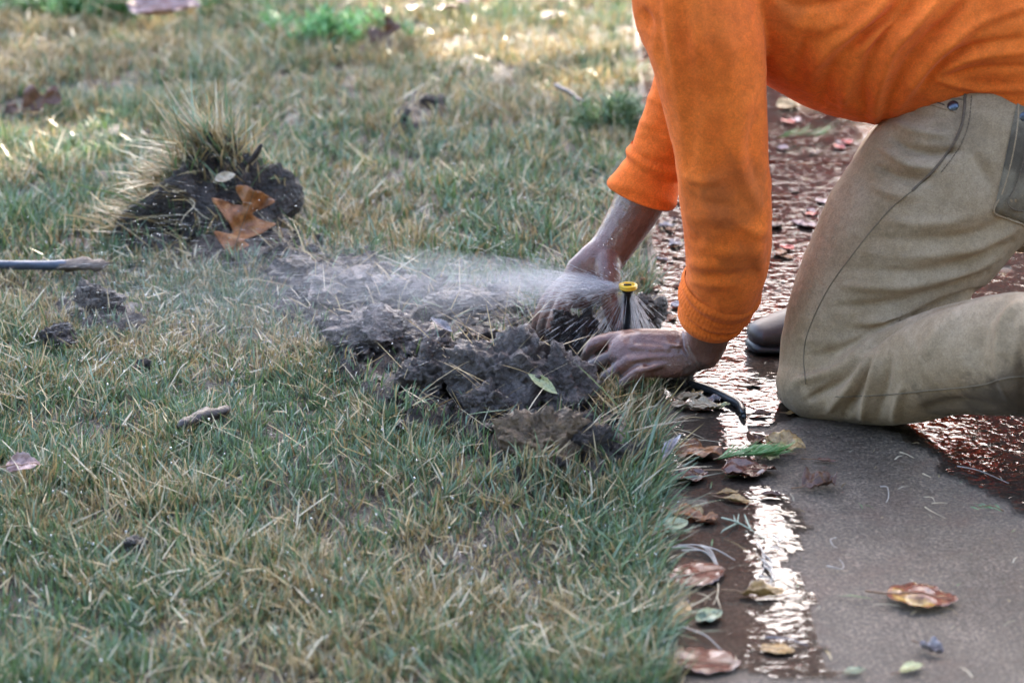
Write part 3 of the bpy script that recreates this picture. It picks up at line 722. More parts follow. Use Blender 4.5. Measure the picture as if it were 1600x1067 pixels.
folds_torso = [([(1212, -10), (1245, 10), (1300, 5), (1350, -15)], 9, -6), ([(1225, 30), (1270, 45), (1320, 30)], 12, 4), ([(1285, 160), (1300, 110), (1340, 65), (1400, 15), (1425, -20)], 11, -8),
               ([(1262, 140), (1280, 95), (1320, 60), (1370, 20), (1395, -20)], 12, 7), ([(1318, 165), (1326, 120), (1350, 75), (1410, 30)], 10, 7), ([(1352, 185), (1350, 130), (1372, 70), (1420, 20), (1440, -20)], 10, -8),
               ([(1366, 195), (1375, 130), (1400, 70), (1450, 20), (1480, -20)], 10, 8), ([(1380, 190), (1405, 125), (1440, 75), (1490, 25), (1530, -20)], 11, -8),
               ([(1400, 175), (1430, 125), (1470, 80), (1530, 40), (1600, 15)], 10, 9), ([(1440, 135), (1475, 100), (1520, 75), (1600, 60)], 8, -8), ([(1462, 118), (1500, 96), (1545, 86), (1610, 82)], 8, 7),
               ([(1480, 122), (1530, 108), (1610, 104)], 6, -5), ([(1500, 60), (1550, 35), (1610, 20)], 10, -5), ([(1238, 125), (1255, 80), (1270, 30)], 10, -4), ([(1455, 122), (1500, 134), (1560, 140), (1620, 140)], 6, 3.5)]
def split_sel(kind):
    def f(V, px, py):
        edge = np.interp(py, [-100, 0, 110, 300, 450], [1200, 1190, 1197, 1206, 1190])
        near = (V[:, 1] < 3.64) & (px < edge + 2) & (px > 975); far = (V[:, 1] > 3.78) & (px < 1090)
        return (near if kind == 'arm' else (far if kind == 'far' else (~near & ~far))).astype(float)
    return f
wrinkle(shirt_me, [(l, w, a * 1.35) for l, w, a in folds_arm], split_sel('arm'), 0.0018, 3, 20)
wrinkle(shirt_me, [(l, w * 0.85, a * 1.35) for l, w, a in folds_torso], split_sel('torso'), 0.0, 3)
wrinkle(shirt_me, [([(1000, 190), (1030, 200)], 6, 3), ([(995, 215), (1030, 226)], 6, -3), ([(1010, 150), (1040, 165)], 7, 3), ([(990, 236), (1040, 246)], 5, 3)], split_sel('far'), 0.0, 5)
C_lo, C_hi = (0.72, 0.128, 0.014), (0.86, 0.180, 0.022)
M_shirt = mat_cloth('orange_cotton', C_lo, C_hi, (0.16, 0.060, 0.022), 900, 0.05,
                    [(W(1150, 300, 3.47), 0.055, 0.32, 20), (W(1100, 330, 3.47), 0.05, 0.22, 30), (W(1160, 400, 3.5), 0.04, 0.25, 26), (W(1130, 20, 3.46), 0.05, 0.12, 18), (W(1230, 20, 3.52), 0.03, 0.2, 25)])
shirt = child('shirt', shirt_me, M_shirt)
def cuffmod(s, th):
    rib = 0.0003 * np.cos(58 * th) * (s < 0.98)
    roll = 0.0032 * np.exp(-((s - 0.16 - 0.04 * np.cos(th)) / 0.07) ** 2) - 0.003 * np.exp(-((s - 0.33 - 0.08 * np.cos(th)) / 0.06) ** 2) + 0.0030 * np.exp(-((s - 0.50 - 0.12 * np.cos(th + 1)) / 0.07) ** 2) \
        - 0.0028 * np.exp(-((s - 0.66 - 0.10 * np.cos(th + .5)) / 0.05) ** 2) + 0.0028 * np.exp(-((s - 0.86) / 0.09) ** 2)
    return rib + roll
cv, cf = open_tube([(1130, 441, 3.593, 61.5, .0625), (1125, 456, 3.603, 62, .0625), (1119, 472, 3.615, 59, .059), (1113, 489, 3.625, 53, .053), (1108, 505, 3.633, 47, .047)], 0.004, 0.35, 232, 8, cuffmod)
child('cuff', py_mesh('cuff', cv, cf), M_shirt, shirt)
def cuffmod2(s, th):
    return 0.00028 * np.cos(52 * th) * (s < .35) + 0.004 * np.exp(-((s - 0.22) / 0.10) ** 2) - 0.003 * np.exp(-((s - 0.40) / 0.08) ** 2) + 0.002 * np.sin(3 * th + 5 * s) * s + 0.003 * np.exp(-((s - .8 - .1 * np.cos(2 * th)) / .12) ** 2)
cv, cf = open_tube([(1030, 238, 3.88, 46, .048), (1024, 254, 3.88, 47, .049), (1016, 272, 3.88, 49, .051), (1009, 290, 3.88, 53, .054), (1003, 306, 3.88, 55, .055)], 0.004, 0.4, 208, 8, cuffmod2)
child('cuff', py_mesh('cuff', cv, cf), M_shirt, shirt)

# ---- trousers
calf = [(1272, 598, 3.575, 56, .070), (1330, 591, 3.555, 70, .076), (1400, 586, 3.50, 78, .076), (1480, 565, 3.425, 90, .078), (1560, 554, 3.36, 99, .080), (1640, 552, 3.31, 96, .078), (1730, 548, 3.27, 80, .068), (1800, 545, 3.25, 68, .060)]
thigh = [(1272, 596, 3.585, 60, .074), (1302, 540, 3.60, 86, .088), (1350, 462, 3.605, 114, .098), (1412, 382, 3.605, 141, .104), (1488, 286, 3.615, 150, .112), (1560, 216, 3.635, 155, .120), (1602, 170, 3.66, 148, .13)]
pelvis = [(1672, 300, 3.70, 110, .15), (1618, 250, 3.70, 160, .175), (1606, 180, 3.70, 153, .172), (1600, 125, 3.70, 146, .165)]
far_leg = [(1600, 230, 3.80, 125, .11), (1500, 225, 3.88, 105, .10), (1415, 262, 3.93, 80, .085), (1375, 330, 3.93, 70, .075), (1335, 420, 3.92, 62, .066), (1300, 500, 3.91, 60, .062), (1285, 545, 3.91, 62, .062)]
tr_me = remesh([ptube(calf, around=44), ptube(thigh, around=48), ptube(pelvis, around=48), ptube(far_leg, around=36)], 0.0038, 8)
folds_tr = [  # creases fanning out from the bent knee
    ([(1345, 545), (1310, 575), (1270, 590), (1240, 596)], 7, 5), ([(1350, 553), (1320, 590), (1285, 612), (1262, 625)], 7, -6), ([(1352, 560), (1332, 600), (1305, 630), (1292, 645)], 7, 6), ([(1358, 562), (1348, 600), (1325, 640), (1318, 655)], 7, -7),
    ([(1372, 556), (1360, 600), (1350, 640), (1345, 660)], 7, 6), ([(1390, 560), (1380, 610), (1372, 655)], 8, -5), ([(1410, 600), (1400, 635), (1396, 662)], 7, 4),
    ([(1340, 535), (1300, 552), (1262, 556)], 7, -4), ([(1350, 520), (1300, 535), (1250, 530)], 8, 3),
    # drag lines over the thigh
    ([(1600, 300), (1530, 335), (1450, 350), (1390, 345)], 10, 5), ([(1600, 325), (1530, 362), (1450, 375), (1370, 372)], 9, -5), ([(1590, 355), (1520, 388), (1440, 400), (1350, 395)], 9, 5),
    ([(1580, 378), (1510, 410), (1430, 424), (1330, 420)], 9, -5), ([(1560, 400), (1490, 432), (1410, 448), (1320, 446)], 9, 5), ([(1540, 425), (1470, 452), (1390, 474), (1310, 480)], 9, -4.5), ([(1480, 468), (1400, 496), (1330, 505)], 8, 4),
    ([(1395, 215), (1420, 232), (1460, 240), (1500, 236)], 8, -6), ([(1380, 235), (1420, 258), (1460, 262)], 9, 5), ([(1372, 262), (1410, 280), (1450, 284)], 9, -5), ([(1400, 195), (1430, 205), (1480, 212)], 8, 5), ([(1360, 290), (1400, 305), (1440, 306)], 9, 3),
    ([(1520, 240), (1545, 290), (1550, 340)], 12, -3), ([(1420, 170), (1440, 180), (1490, 186)], 7, -3),
    # shin cloth
    ([(1600, 470), (1570, 500), (1560, 560), (1575, 620)], 10, 7), ([(1575, 465), (1545, 500), (1535, 560)], 11, -5), ([(1612, 500), (1596, 560), (1600, 640)], 9, -7), ([(1500, 485), (1470, 510), (1440, 560)], 14, 3), ([(1440, 640), (1500, 630), (1560, 640)], 10, -3),
    # the crease between thigh and shin
    ([(1345, 552), (1385, 518), (1450, 482), (1530, 458), (1600, 440)], 6, -9)]
wrinkle(tr_me, [(l, w * 0.85, a * 1.5) for l, w, a in folds_tr], None, 0.0016, 13, 18)
M_khaki = mat_cloth('khaki_cotton', (0.290, 0.195, 0.108), (0.385, 0.280, 0.178), (0.060, 0.042, 0.028), 700, 0.05,
                    [(W(1309, 291, 3.56), 0.017, 0.85, 60), (W(1350, 300, 3.5), 0.010, 0.6, 120), (W(1560, 645, 3.29), 0.06, 0.7, 26), (W(1480, 650, 3.36), 0.05, 0.5, 30), (W(1620, 630, 3.25), 0.07, 0.65, 22), (W(1250, 630, 3.53), 0.03, 0.4, 30), (W(1440, 600, 3.39), 0.02, 0.35, 50), (W(1500, 200, 3.5), 0.05, 0.25, 24), (W(1490, 250, 3.5), 0.012, 0.5, 60), (W(1400, 668, 3.5), 0.04, 0.45, 40), (W(1345, 660, 3.5), 0.03, 0.35, 40)])
trousers = child('trousers', tr_me, M_khaki)
# sewn details, laid on the cloth surface
dg = bpy.context.evaluated_depsgraph_get(); dg.update()
toff = PLOC
tv, tn = get_vn(tr_me); tv = tv + np.array(toff)
tri = [tuple(p.vertices) for p in tr_me.polygons]; bvh = BVHTree.FromPolygons([tuple(v) for v in tv], tri)
def on_cloth(px, py, lift=0.0):
    d = raydir(px, py); loc, nor, i, dist = bvh.ray_cast(Vector(CAM), Vector(d))
    if loc is None: return None, None
    nor = np.array(nor); nor = nor if nor @ d < 0 else -nor
    return np.array(loc) + nor * lift, nor
M_seam = mat_plain('seam_thread', (0.115, 0.078, 0.048), 0.8, 0.3, 200, 0.4)
M_seam2 = mat_plain('pale_thread', (0.165, 0.122, 0.076), 0.8, 0.3, 200, 0.4)
def seam(name, line, r, mat, lift=0.0006, dash=None):
    L = catmull(np.array(line, float), 14) if len(line) > 2 else np.linspace(line[0], line[1], 20)
    pts = [on_cloth(x, y, lift)[0] for x, y in L]; pts = [p for p in pts if p is not None]
    parts = []
    if dash is None: parts = [tube(pts, [r] * len(pts), [r] * len(pts), per=1, around=6)]
    else:
        acc = 0; cur = [pts[0]]
        P = np.array(pts); s = np.concatenate([[0], np.cumsum(np.linalg.norm(np.diff(P, axis=0), axis=1))])
        k = 0.0
        while k + dash * .6 < s[-1]:
            seg = [np.array([np.interp(v, s, P[:, j]) for j in range(3)]) for v in (k, k + dash * .3, k + dash * .6)]
            parts.append(tube(seg, [r] * 3, [r] * 3, per=1, around=5)); k += dash
    V, Fa = join(parts); return child(name, py_mesh(name, V, Fa), mat, trousers)
seam('pocket_seam', [(1508, 148), (1504, 190), (1488, 228), (1460, 265), (1426, 298)], 0.0022, M_seam)
seam('side_seam', [(1426, 298), (1386, 332), (1332, 398), (1292, 455), (1264, 515), (1256, 555), (1259, 600)], 0.0008, M_seam2)
seam('inseam', [(1306, 620), (1380, 617), (1450, 610), (1530, 602), (1575, 590), (1620, 588)], 0.0010, M_seam2)
seam('stitching', [(1518, 150), (1513, 195), (1497, 234), (1470, 270)], 0.0007, M_seam, dash=0.006)
seam('stitching', [(1430, 149), (1455, 158), (1478, 165)], 0.0012, M_seam, dash=0.005)
seam('stitching', [(1448, 128), (1447, 150)], 0.0012, M_seam, dash=0.004)
seam('waistband_seam', [(1430, 140), (1470, 152), (1506, 156)], 0.0014, M_seam2)
def patch(name, quad, nu, nv, lift, mat, thick=0.0016):
    (a, b, c, d) = [np.array(q, float) for q in quad]; V = []
    for j in range(nv + 1):
        for i in range(nu + 1):
            u, v = i / nu, j / nv; q = (a * (1 - u) + b * u) * (1 - v) + (d * (1 - u) + c * u) * v
            p, n = on_cloth(q[0], q[1], lift); V.append(p if p is not None else W(q[0], q[1], 3.55))
    Fq = [(j * (nu + 1) + i, j * (nu + 1) + i + 1, (j + 1) * (nu + 1) + i + 1, (j + 1) * (nu + 1) + i) for j in range(nv) for i in range(nu)]
    o = child(name, py_mesh(name, V, Fq), mat, trousers); m = o.modifiers.new('s', 'SOLIDIFY'); m.thickness = thick; m.offset = 1; return o
M_khaki2 = mat_cloth('khaki_pocket', (0.150, 0.118, 0.078), (0.255, 0.205, 0.140), (0.045, 0.032, 0.022), 500, 0.15, [(W(1595, 240, 3.5), 0.04, 0.6, 30)])
patch('back_pocket', [(1592, 148), (1690, 165), (1670, 372), (1553, 331)], 14, 18, 0.0022, M_khaki2)
patch('coin_pocket', [(1430, 150), (1494, 172), (1493, 177), (1426, 156)], 14, 3, 0.0012, M_khaki)
seam('pocket_edge', [(1592, 149), (1589, 200), (1580, 250), (1566, 300), (1553, 330), (1575, 342), (1610, 355)], 0.0020, M_khaki)
seam('stitching', [(1606, 160), (1602, 230), (1585, 290), (1574, 318), (1600, 330)], 0.0010, M_seam, lift=0.0045, dash=0.006)
M_rivet = mat_plain('rivet_metal', (0.10, 0.11, 0.13), 0.3, 0.3, 300, 0.3, 0.0005, 0.9)
def rivet(px, py, r):
    p, n = on_cloth(px, py, 0.001); V, Fq = blob((0, 0, 0), (r, r, r * 0.4), None, (18, 10))
    q = Vector(n).to_track_quat('Z', 'Y').to_matrix(); V = V @ np.array(q).T + p
    o = child('rivet', py_mesh('rivet', V, Fq), M_rivet, trousers)
rivet(1489, 166, 0.0088); rivet(1600, 183, 0.008)

# ---- shoes
M_shoe = mat_plain('shoe_leather', (0.030, 0.020, 0.018), 0.45, 0.4, 60, 0.5)
M_sole = mat_plain('shoe_sole', (0.012, 0.012, 0.014), 0.4, 0.3, 80, 0.5)
def shoe(toe, heel, rup=0.042):
    toe = np.array(toe); heel = np.array(heel); d = heel - toe; L = np.linalg.norm(d); d /= L
    up = np.array([0, 0, 1.0]) - d * d[2]; up /= np.linalg.norm(up)
    C = [toe + d * L * t + up * h for t, h in ((0.06, .030), (0.25, .036), (0.5, .044), (0.75, .052), (0.94, .052))]
    me = remesh([tube(C, [.022, .030, .038, .046, .044], [.036, .045, .040, .036, .033], ref=np.cross(d, up), around=28), tube([toe + d * L * .78 + up * .05, toe + d * L * .84 + up * .14], [.045, .045], [.038, .040], ref=np.cross(d, up))], 0.004, 4)
    o = child('shoe', me, M_shoe)
    C = [toe + d * L * t + up * .011 for t in (0.02, 0.22, 0.5, 0.8, 0.99)]
    V, Fq = tube(C, [.011] * 5, [.030, .050, .042, .038, .030], ref=np.cross(d, up), around=24); child('sole', py_mesh('sole', V, Fq), M_sole, o)
st = G(1176, 560, TOP); shoe((st[0], 3.83, TOP + 0.001), (st[0] + 0.27, 3.93, TOP + 0.001))
e = W(1800, 545, 3.25); shoe((e[0] + 0.01, 3.24, 0.012), (e[0] + 0.13, 3.24, 0.255))

# ================================================================== SOIL CLODS
_bm = bmesh.new(); bmesh.ops.create_icosphere(_bm, subdivisions=5, radius=1.0)
ICO_V = np.array([v.co[:] for v in _bm.verts]); ICO_F = np.array([[v.index for v in f.verts] for f in _bm.faces]); _bm.free()
_bm = bmesh.new(); bmesh.ops.create_icosphere(_bm, subdivisions=4, radius=1.0)
ICO_V4 = np.array([v.co[:] for v in _bm.verts]); ICO_F4 = np.array([[v.index for v in f.verts] for f in _bm.faces]); _bm.free()
M_mud = mat_mud('grey_clay', (0.026, 0.018, 0.014), (0.118, 0.091, 0.080), (0.235, 0.198, 0.182), 0.13)
M_mud2 = mat_mud('brown_clay', (0.035, 0.022, 0.013), (0.175, 0.108, 0.058), (0.30, 0.19, 0.10), 0.35)
M_mud3 = mat_mud('dark_soil', (0.010, 0.007, 0.005), (0.045, 0.031, 0.024), (0.105, 0.078, 0.062), 0.2)
def lump(rad, seed, rough=0.35, cells=46, fine=True, flat=0.35):
    """broken clay: a polytope of random fracture planes, chipped and pitted"""
    rng = np.random.default_rng(seed); u = ICO_V if fine else ICO_V4; F_ = ICO_F if fine else ICO_F4
    k = 22; pn = rng.normal(0, 1, (k, 3)); pn /= np.linalg.norm(pn, axis=1)[:, None]; pd = rng.uniform(0.66, 1.0, k)
    warp = u + 0.16 * np.column_stack([fbm(u * 2.6 + 3, 3, seed + 1), fbm(u * 2.6 + 9, 3, seed + 2), fbm(u * 2.6 + 15, 3, seed + 3)])
    cosn = np.maximum(warp @ pn.T, 0.05); r = np.min(pd[None] / cosn, 1); r = np.minimum(r, 1.25)
    r = r * (1 + rough * 0.45 * fbm(u * 1.7 + seed, 3, seed)) 
    st = fbm(u * np.array([3, 3, 9]) + seed, 3, seed + 5)                      # torn layers
    r += rough * 0.06 * np.round(st * 3) / 3 + rough * 0.10 * fbm(u * 9, 4, seed + 6, 0.6) - 0.10 * rough * np.clip(ridged(u * 5 + seed, 3, seed + 7) - 0.7, 0, 1) * 2.2 + 0.075 * fbm(u * 15, 3, seed + 4, 0.75)
    V = u * r[:, None] * np.asarray(rad); lo = -rad[2] * flat
    V[:, 2] = np.where(V[:, 2] < lo, lo + (V[:, 2] - lo) * 0.15, V[:, 2])
    return V, F_
def clod(px, py, rx, rz, label, mat, seed, dy=0.9, rough=0.38, fine=True, rot=0, name='soil_clod', group=None, cells=46):
    """px, py: where its foot meets the ground; rx, rz half width and height in photo pixels"""
    P = G(px, py); m = mpp(P); a = rx * m; c = rz * m
    c *= 1.22; a *= 1.04
    V, F_ = lump((a, a * dy, c), seed, rough, cells, fine)
    o = link(name, fast_mesh(name, V, F_), mat); zb = float(ground_h(np.array([P[0]]), np.array([P[1]]))[0])
    o.location = (P[0], P[1] + a * dy * 0.25, max(zb, 0) + c * 0.28); o.rotation_euler[2] = R(rot)
    return tag(o, label, 'soil clod', group or 'clods of dug soil')
clod(592, 560, 82, 40, 'wide flat grey clay clod left of the heap, smooth on top', M_mud, 101, 0.8, 0.36)
clod(655, 566, 46, 30, 'low ochre streaked clod against the right of the flat clay clod', M_mud, 122, 0.8, 0.4)
clod(668, 628, 54, 44, 'grey broken clay clod between the flat clod and the big heap', M_mud, 102, 0.8, 0.5)
clod(728, 606, 40, 46, 'upright crumbly clay clod behind the middle of the heap', M_mud3, 103, 0.8, 0.55)
clod(806, 640, 84, 70, 'largest grey clay clod with the long green leaf lying on it', M_mud, 104, 0.85, 0.42)
clod(880, 652, 54, 46, 'grey clod leaning on the right of the largest one', M_mud, 123, 0.8, 0.45)
clod(760, 672, 40, 34, 'small grey clod at the left front of the largest one', M_mud, 124, 0.8, 0.5)
clod(848, 728, 76, 56, 'brown clay clod at the front of the heap', M_mud2, 105, 0.75, 0.42)
clod(920, 728, 50, 46, 'dark hollow clod right of the brown clay clod', M_mud3, 106, 0.8, 0.5)
clod(975, 726, 30, 24, 'small dark clod at the right foot of the heap', M_mud3, 107, 0.9, 0.5, False)
clod(900, 566, 50, 56, 'dark wet soil lump gripped between the two hands', M_mud3, 108, 0.6, 0.45)
clod(530, 466, 66, 22, 'low grey clod at the far left of the dug strip', M_mud, 109, 0.8, 0.5)
clod(618, 474, 58, 22, 'low muddy clod behind the flat clay clod', M_mud, 110, 0.8, 0.5)
clod(710, 500, 62, 22, 'low clod with dry stalks behind the heap', M_mud3, 111, 0.8, 0.5)
clod(455, 446, 34, 16, 'small clod right of the turf clod foot', M_mud3, 112, 0.8, 0.5, False)
clod(88, 540, 32, 24, 'smooth grey clod alone in the grass at far left', M_mud, 113, 0.8, 0.4)
clod(150, 496, 34, 22, 'crumbled clod just below the grey stick', M_mud3, 114, 0.8, 0.55)
clod(220, 584, 14, 15, 'tiny dark crumb in the grass right of the smooth clod', M_mud3, 115, 0.9, 0.6, False)
clod(630, 200, 20, 16, 'left one of two dark crumbs in the far lawn', M_mud3, 116, 0.8, 0.6, False)
clod(676, 180, 22, 14, 'right one of two dark crumbs in the far lawn', M_mud3, 117, 0.8, 0.6, False)
clod(1066, 606, 26, 20, 'dark muddy lump by the wrist of the near hand', M_mud3, 118, 0.8, 0.6, False)
clod(212, 860, 22, 15, 'small dark crumb deep in the foreground grass', M_mud3, 119, 0.8, 0.5, False)
clod(640, 684, 22, 15, 'small crumb in the grass left of the heap foot', M_mud3, 120, 0.8, 0.5, False)
clod(996, 524, 44, 34, 'dark soil mound behind the sprinkler riser', M_mud3, 125, 0.7, 0.5)
clod(1030, 500, 24, 12, 'flat muddy crumb on the path edge behind the near hand', M_mud3, 121, 0.8, 0.5, False)

# loose crumbs round the heap (too many to count)
def crumbs():
    rng = np.random.default_rng(77); Vs, Fs, o = [], [], 0
    for poly, n in ((MUD[0], 2600), (MUD[1], 300), (MUD[4], 400)):
        lo, hi = poly.min(0) - 0.04, poly.max(0) + 0.04; q = rng.uniform(lo, hi, (n, 2))
        z = ground_h(q[:, 0], q[:, 1]); k = 0
        for (x, y), zz in zip(q, z):
            if path_coord(np.array([x]), np.array([y]))[1][0] > 0.1 or not inpoly(np.array([x + rng.normal(0, .02)]), np.array([y + rng.normal(0, .03)]), poly)[0]: continue
            s = min(0.011, 0.0042 * math.exp(rng.normal(0, 0.65))); u = ICO_V4[::8]
            V = BASE_C * (s * rng.uniform(0.6, 1.3, 3)) * (1 + 0.3 * rng.normal(0, 1, (len(BASE_C), 1))); V = V + (x, y, zz + s * 0.4)
            Vs.append(V); Fs.append(BASE_CF + o); o += len(V)
    tag(link('soil_crumbs', fast_mesh('soil_crumbs', np.vstack(Vs), np.vstack(Fs)), M_mud3), 'loose soil crumbs strewn round the dug heap', kind='stuff')
_bm = bmesh.new(); bmesh.ops.create_icosphere(_bm, subdivisions=2, radius=1.0)
BASE_C = np.array([v.co[:] for v in _bm.verts]); BASE_CF = np.array([[v.index for v in f.verts] for f in _bm.faces]); _bm.free()
crumbs()

# ---- turf clod: a lifted sod, soil face to the camera, grass on its back
def turf():
    rng = np.random.default_rng(31); foot = G(325, 392); m = mpp(foot)
    root = empty('turf_clod', foot); tag(root, 'upturned turf clod with dark soil face and tall dry grass tuft', 'turf clod')
    ax, az_ = 112 * m, 158 * m
    V, F_ = lump((ax, 0.085, az_), 301, 0.34, 60, True, 0.2)
    # lean the crest to the right, flatten the left shoulder
    t = np.clip(V[:, 2] / az_, -0.3, 1.2); V[:, 0] += 0.055 * t - 0.02; V[:, 0] = np.where(V[:, 0] < 0, V[:, 0] * (1.15 - 0.55 * np.clip(t, 0, 1)), V[:, 0] * (1.08 - 0.35 * np.clip(t, 0, 1)))
    V[:, 1] += 0.10 + 0.05 * t; V[:, 2] += 0.022
    link('soil', fast_mesh('soil', V, F_), M_mud3, root)
    N = V / (np.linalg.norm(V, axis=1)[:, None])
    nn = V - np.array([0.0, 0.13, 0.02]); nn /= np.linalg.norm(nn, axis=1)[:, None]
    Vs, Ts, Cs, o = [], [], [], 0
    def add(sel, n, H, hs, wd, az, azs, lean, les, cur, dry, up=None):
        nonlocal o
        ids = rng.choice(np.where(sel)[0], n); P = V[ids] - nn[ids] * 0.006
        a = az + rng.normal(0, azs, n); le = np.clip(lean + rng.normal(0, les, n), 0, 1.2)
        c = pick_colors(n, dry, rng, None); hh = H * np.exp(rng.normal(0, hs, n))
        v, t_, cc_ = blades(P, hh, wd * rng.uniform(.6, 1.2, n), a, le, np.abs(rng.normal(cur, 0.15, n)), c, rng, up)
        Vs.append(v); Ts.append(t_ + o); Cs.append(cc_); o += len(v)
    back = (nn[:, 2] > 0.25) & (V[:, 1] > 0.07); crest = (V[:, 2] > az_ * 0.62); left = (V[:, 0] < -0.02) & (nn[:, 2] > 0.0)
    add(back, 900, 0.042, 0.35, 0.0036, math.pi, 1.3, 0.5, 0.3, 0.3, 0.7)
    add(left, 460, 0.055, 0.3, 0.0044, math.pi * 1.06, 0.55, 0.95, 0.2, 0.5, 0.85)
    add(crest & (V[:, 0] < 0.09), 240, 0.070, 0.35, 0.0042, math.pi * 0.7, 1.2, 0.40, 0.3, 0.1, 0.7)
    add(crest & (V[:, 0] < 0.06), 46, 0.125, 0.18, 0.0048, math.pi * 0.85, 0.5, 0.42, 0.2, 0.05, 0.6)
    add((V[:, 2] < 0.05) & (V[:, 1] < 0.08), 260, 0.04, 0.3, 0.0034, -math.pi / 2, 1.2, 0.4, 0.3, 0.2, 0.5)
    link('grass_tuft', fast_mesh('grass_tuft', np.vstack(Vs), np.vstack(Ts), False, np.vstack(Cs)), M_grass, root)
    for k in range(11):                                   # bare roots hanging from the soil face
        i = rng.choice(np.where((nn[:, 1] < -0.45) & (V[:, 2] > 0.06))[0]); p = V[i] + nn[i] * 0.002
        pts = [p]; d = np.array([rng.normal(0, 0.6), -0.25, -0.8])
        for s in range(5): d = d + rng.normal(0, 0.35, 3) + (0, 0.05, 0); d /= np.linalg.norm(d); q = pts[-1] + d * 0.014; q[1] = min(q[1], p[1] + 0.004); pts.append(q)
        r = np.linspace(0.0013, 0.0005, 6); v, f = tube(pts, r, r, per=2, around=6); link('root', py_mesh('root', v, f), M_straw, root)
    # a stub of torn stolon at the crest
    v, f = tube([(0.075, 0.09, 0.150), (0.088, 0.085, 0.165), (0.100, 0.08, 0.186)], [.005, .006, .004], [.005, .006, .004], per=3, around=8); link('stolon', py_mesh('stolon', v, f), M_mud3, root)
M_straw = mat_plain('dry_straw', (0.46, 0.37, 0.24), 0.5, 0.3, 120, 0.3)
M_strawb = mat_plain('bleached_straw', (0.31, 0.27, 0.23), 0.45, 0.2, 120, 0.3)
turf()

# ================================================================== SPRINKLER AND WATER
def lathe(prof, seg=28):
    V, Fq = [], []
    for r, z in prof:
        for j in range(seg): a = 2 * math.pi * j / seg; V.append((r * math.cos(a), r * math.sin(a), z))
    for i in range(len(prof) - 1):
        for j in range(seg): k = (j + 1) % seg; Fq.append((i * seg + j, i * seg + k, (i + 1) * seg + k, (i + 1) * seg + j))
    Fq.append(tuple(range(seg))[::-1]); Fq.append(tuple(range((len(prof) - 1) * seg, len(prof) * seg))); return V, Fq
NZ = W(981, 448, 3.80)
M_blackp = mat_plain('black_plastic', (0.016, 0.016, 0.017), 0.35, 0.3, 80, 0.2)
M_yellow = mat_plain('yellow_plastic', (0.72, 0.46, 0.02), 0.3, 0.12, 80, 0.1)
spr = empty('sprinkler_head', (NZ[0], NZ[1], -0.04)); tag(spr, 'pop-up lawn sprinkler on black riser with yellow nozzle, spraying to the left', 'sprinkler')
zt = NZ[2] + 0.04
def spart(name, prof, mat, parent=spr): V, Fq = lathe(prof); return link(name, py_mesh(name, V, Fq), mat, parent)
spart('riser', [(0.0065, 0), (0.0065, zt - 0.010), (0.0095, zt - 0.009), (0.0095, zt - 0.003)], M_blackp)
spart('collar', [(0.024, 0.0), (0.024, 0.045), (0.021, 0.052), (0.012, 0.054)], M_blackp)
nz = spart('nozzle', [(0.010, zt - 0.0045), (0.0148, zt - 0.0035), (0.0160, zt - 0.0020), (0.0160, zt - 0.0002), (0.0150, zt + 0.0004), (0.0149, zt + 0.0012), (0.0160, zt + 0.0016), (0.0160, zt + 0.0030), (0.0146, zt + 0.0040), (0.0105, zt + 0.0042), (0.0095, zt + 0.0030), (0.0001, zt + 0.0028)], M_yellow)
v, f = tube([(-0.005, -0.002, zt + 0.0036), (0.004, -0.002, zt + 0.0036)], [.0022] * 2, [.0022] * 2, per=1, around=8); link('adjusting_screw', py_mesh('adjusting_screw', v, f), M_blackp, nz)

def mat_spray(alpha):
    m, nt, b, out = newmat('spray_water'); nt.nodes.remove(b)
    tr = nt.nodes.new('ShaderNodeBsdfTransparent'); tl_ = nt.nodes.new('ShaderNodeBsdfTranslucent'); tl_.inputs[0].default_value = (0.93, 0.94, 0.97, 1)
    df = nt.nodes.new('ShaderNodeBsdfDiffuse'); df.inputs[0].default_value = (0.93, 0.94, 0.97, 1)
    gl = nt.nodes.new('ShaderNodeBsdfGlossy'); gl.inputs['Roughness'].default_value = 0.15
    a = nt.nodes.new('ShaderNodeMixShader'); a.inputs[0].default_value = 0.5; nt.links.new(df.outputs[0], a.inputs[1]); nt.links.new(tl_.outputs[0], a.inputs[2])
    c = nt.nodes.new('ShaderNodeMixShader'); c.inputs[0].default_value = 0.3; nt.links.new(a.outputs[0], c.inputs[1]); nt.links.new(gl.outputs[0], c.inputs[2])
    d = nt.nodes.new('ShaderNodeMixShader'); d.inputs[0].default_value = alpha; nt.links.new(tr.outputs[0], d.inputs[1]); nt.links.new(c.outputs[0], d.inputs[2])
    nt.links.new(d.outputs[0], out.inputs[0]); return m
M_spray = mat_spray(0.45)
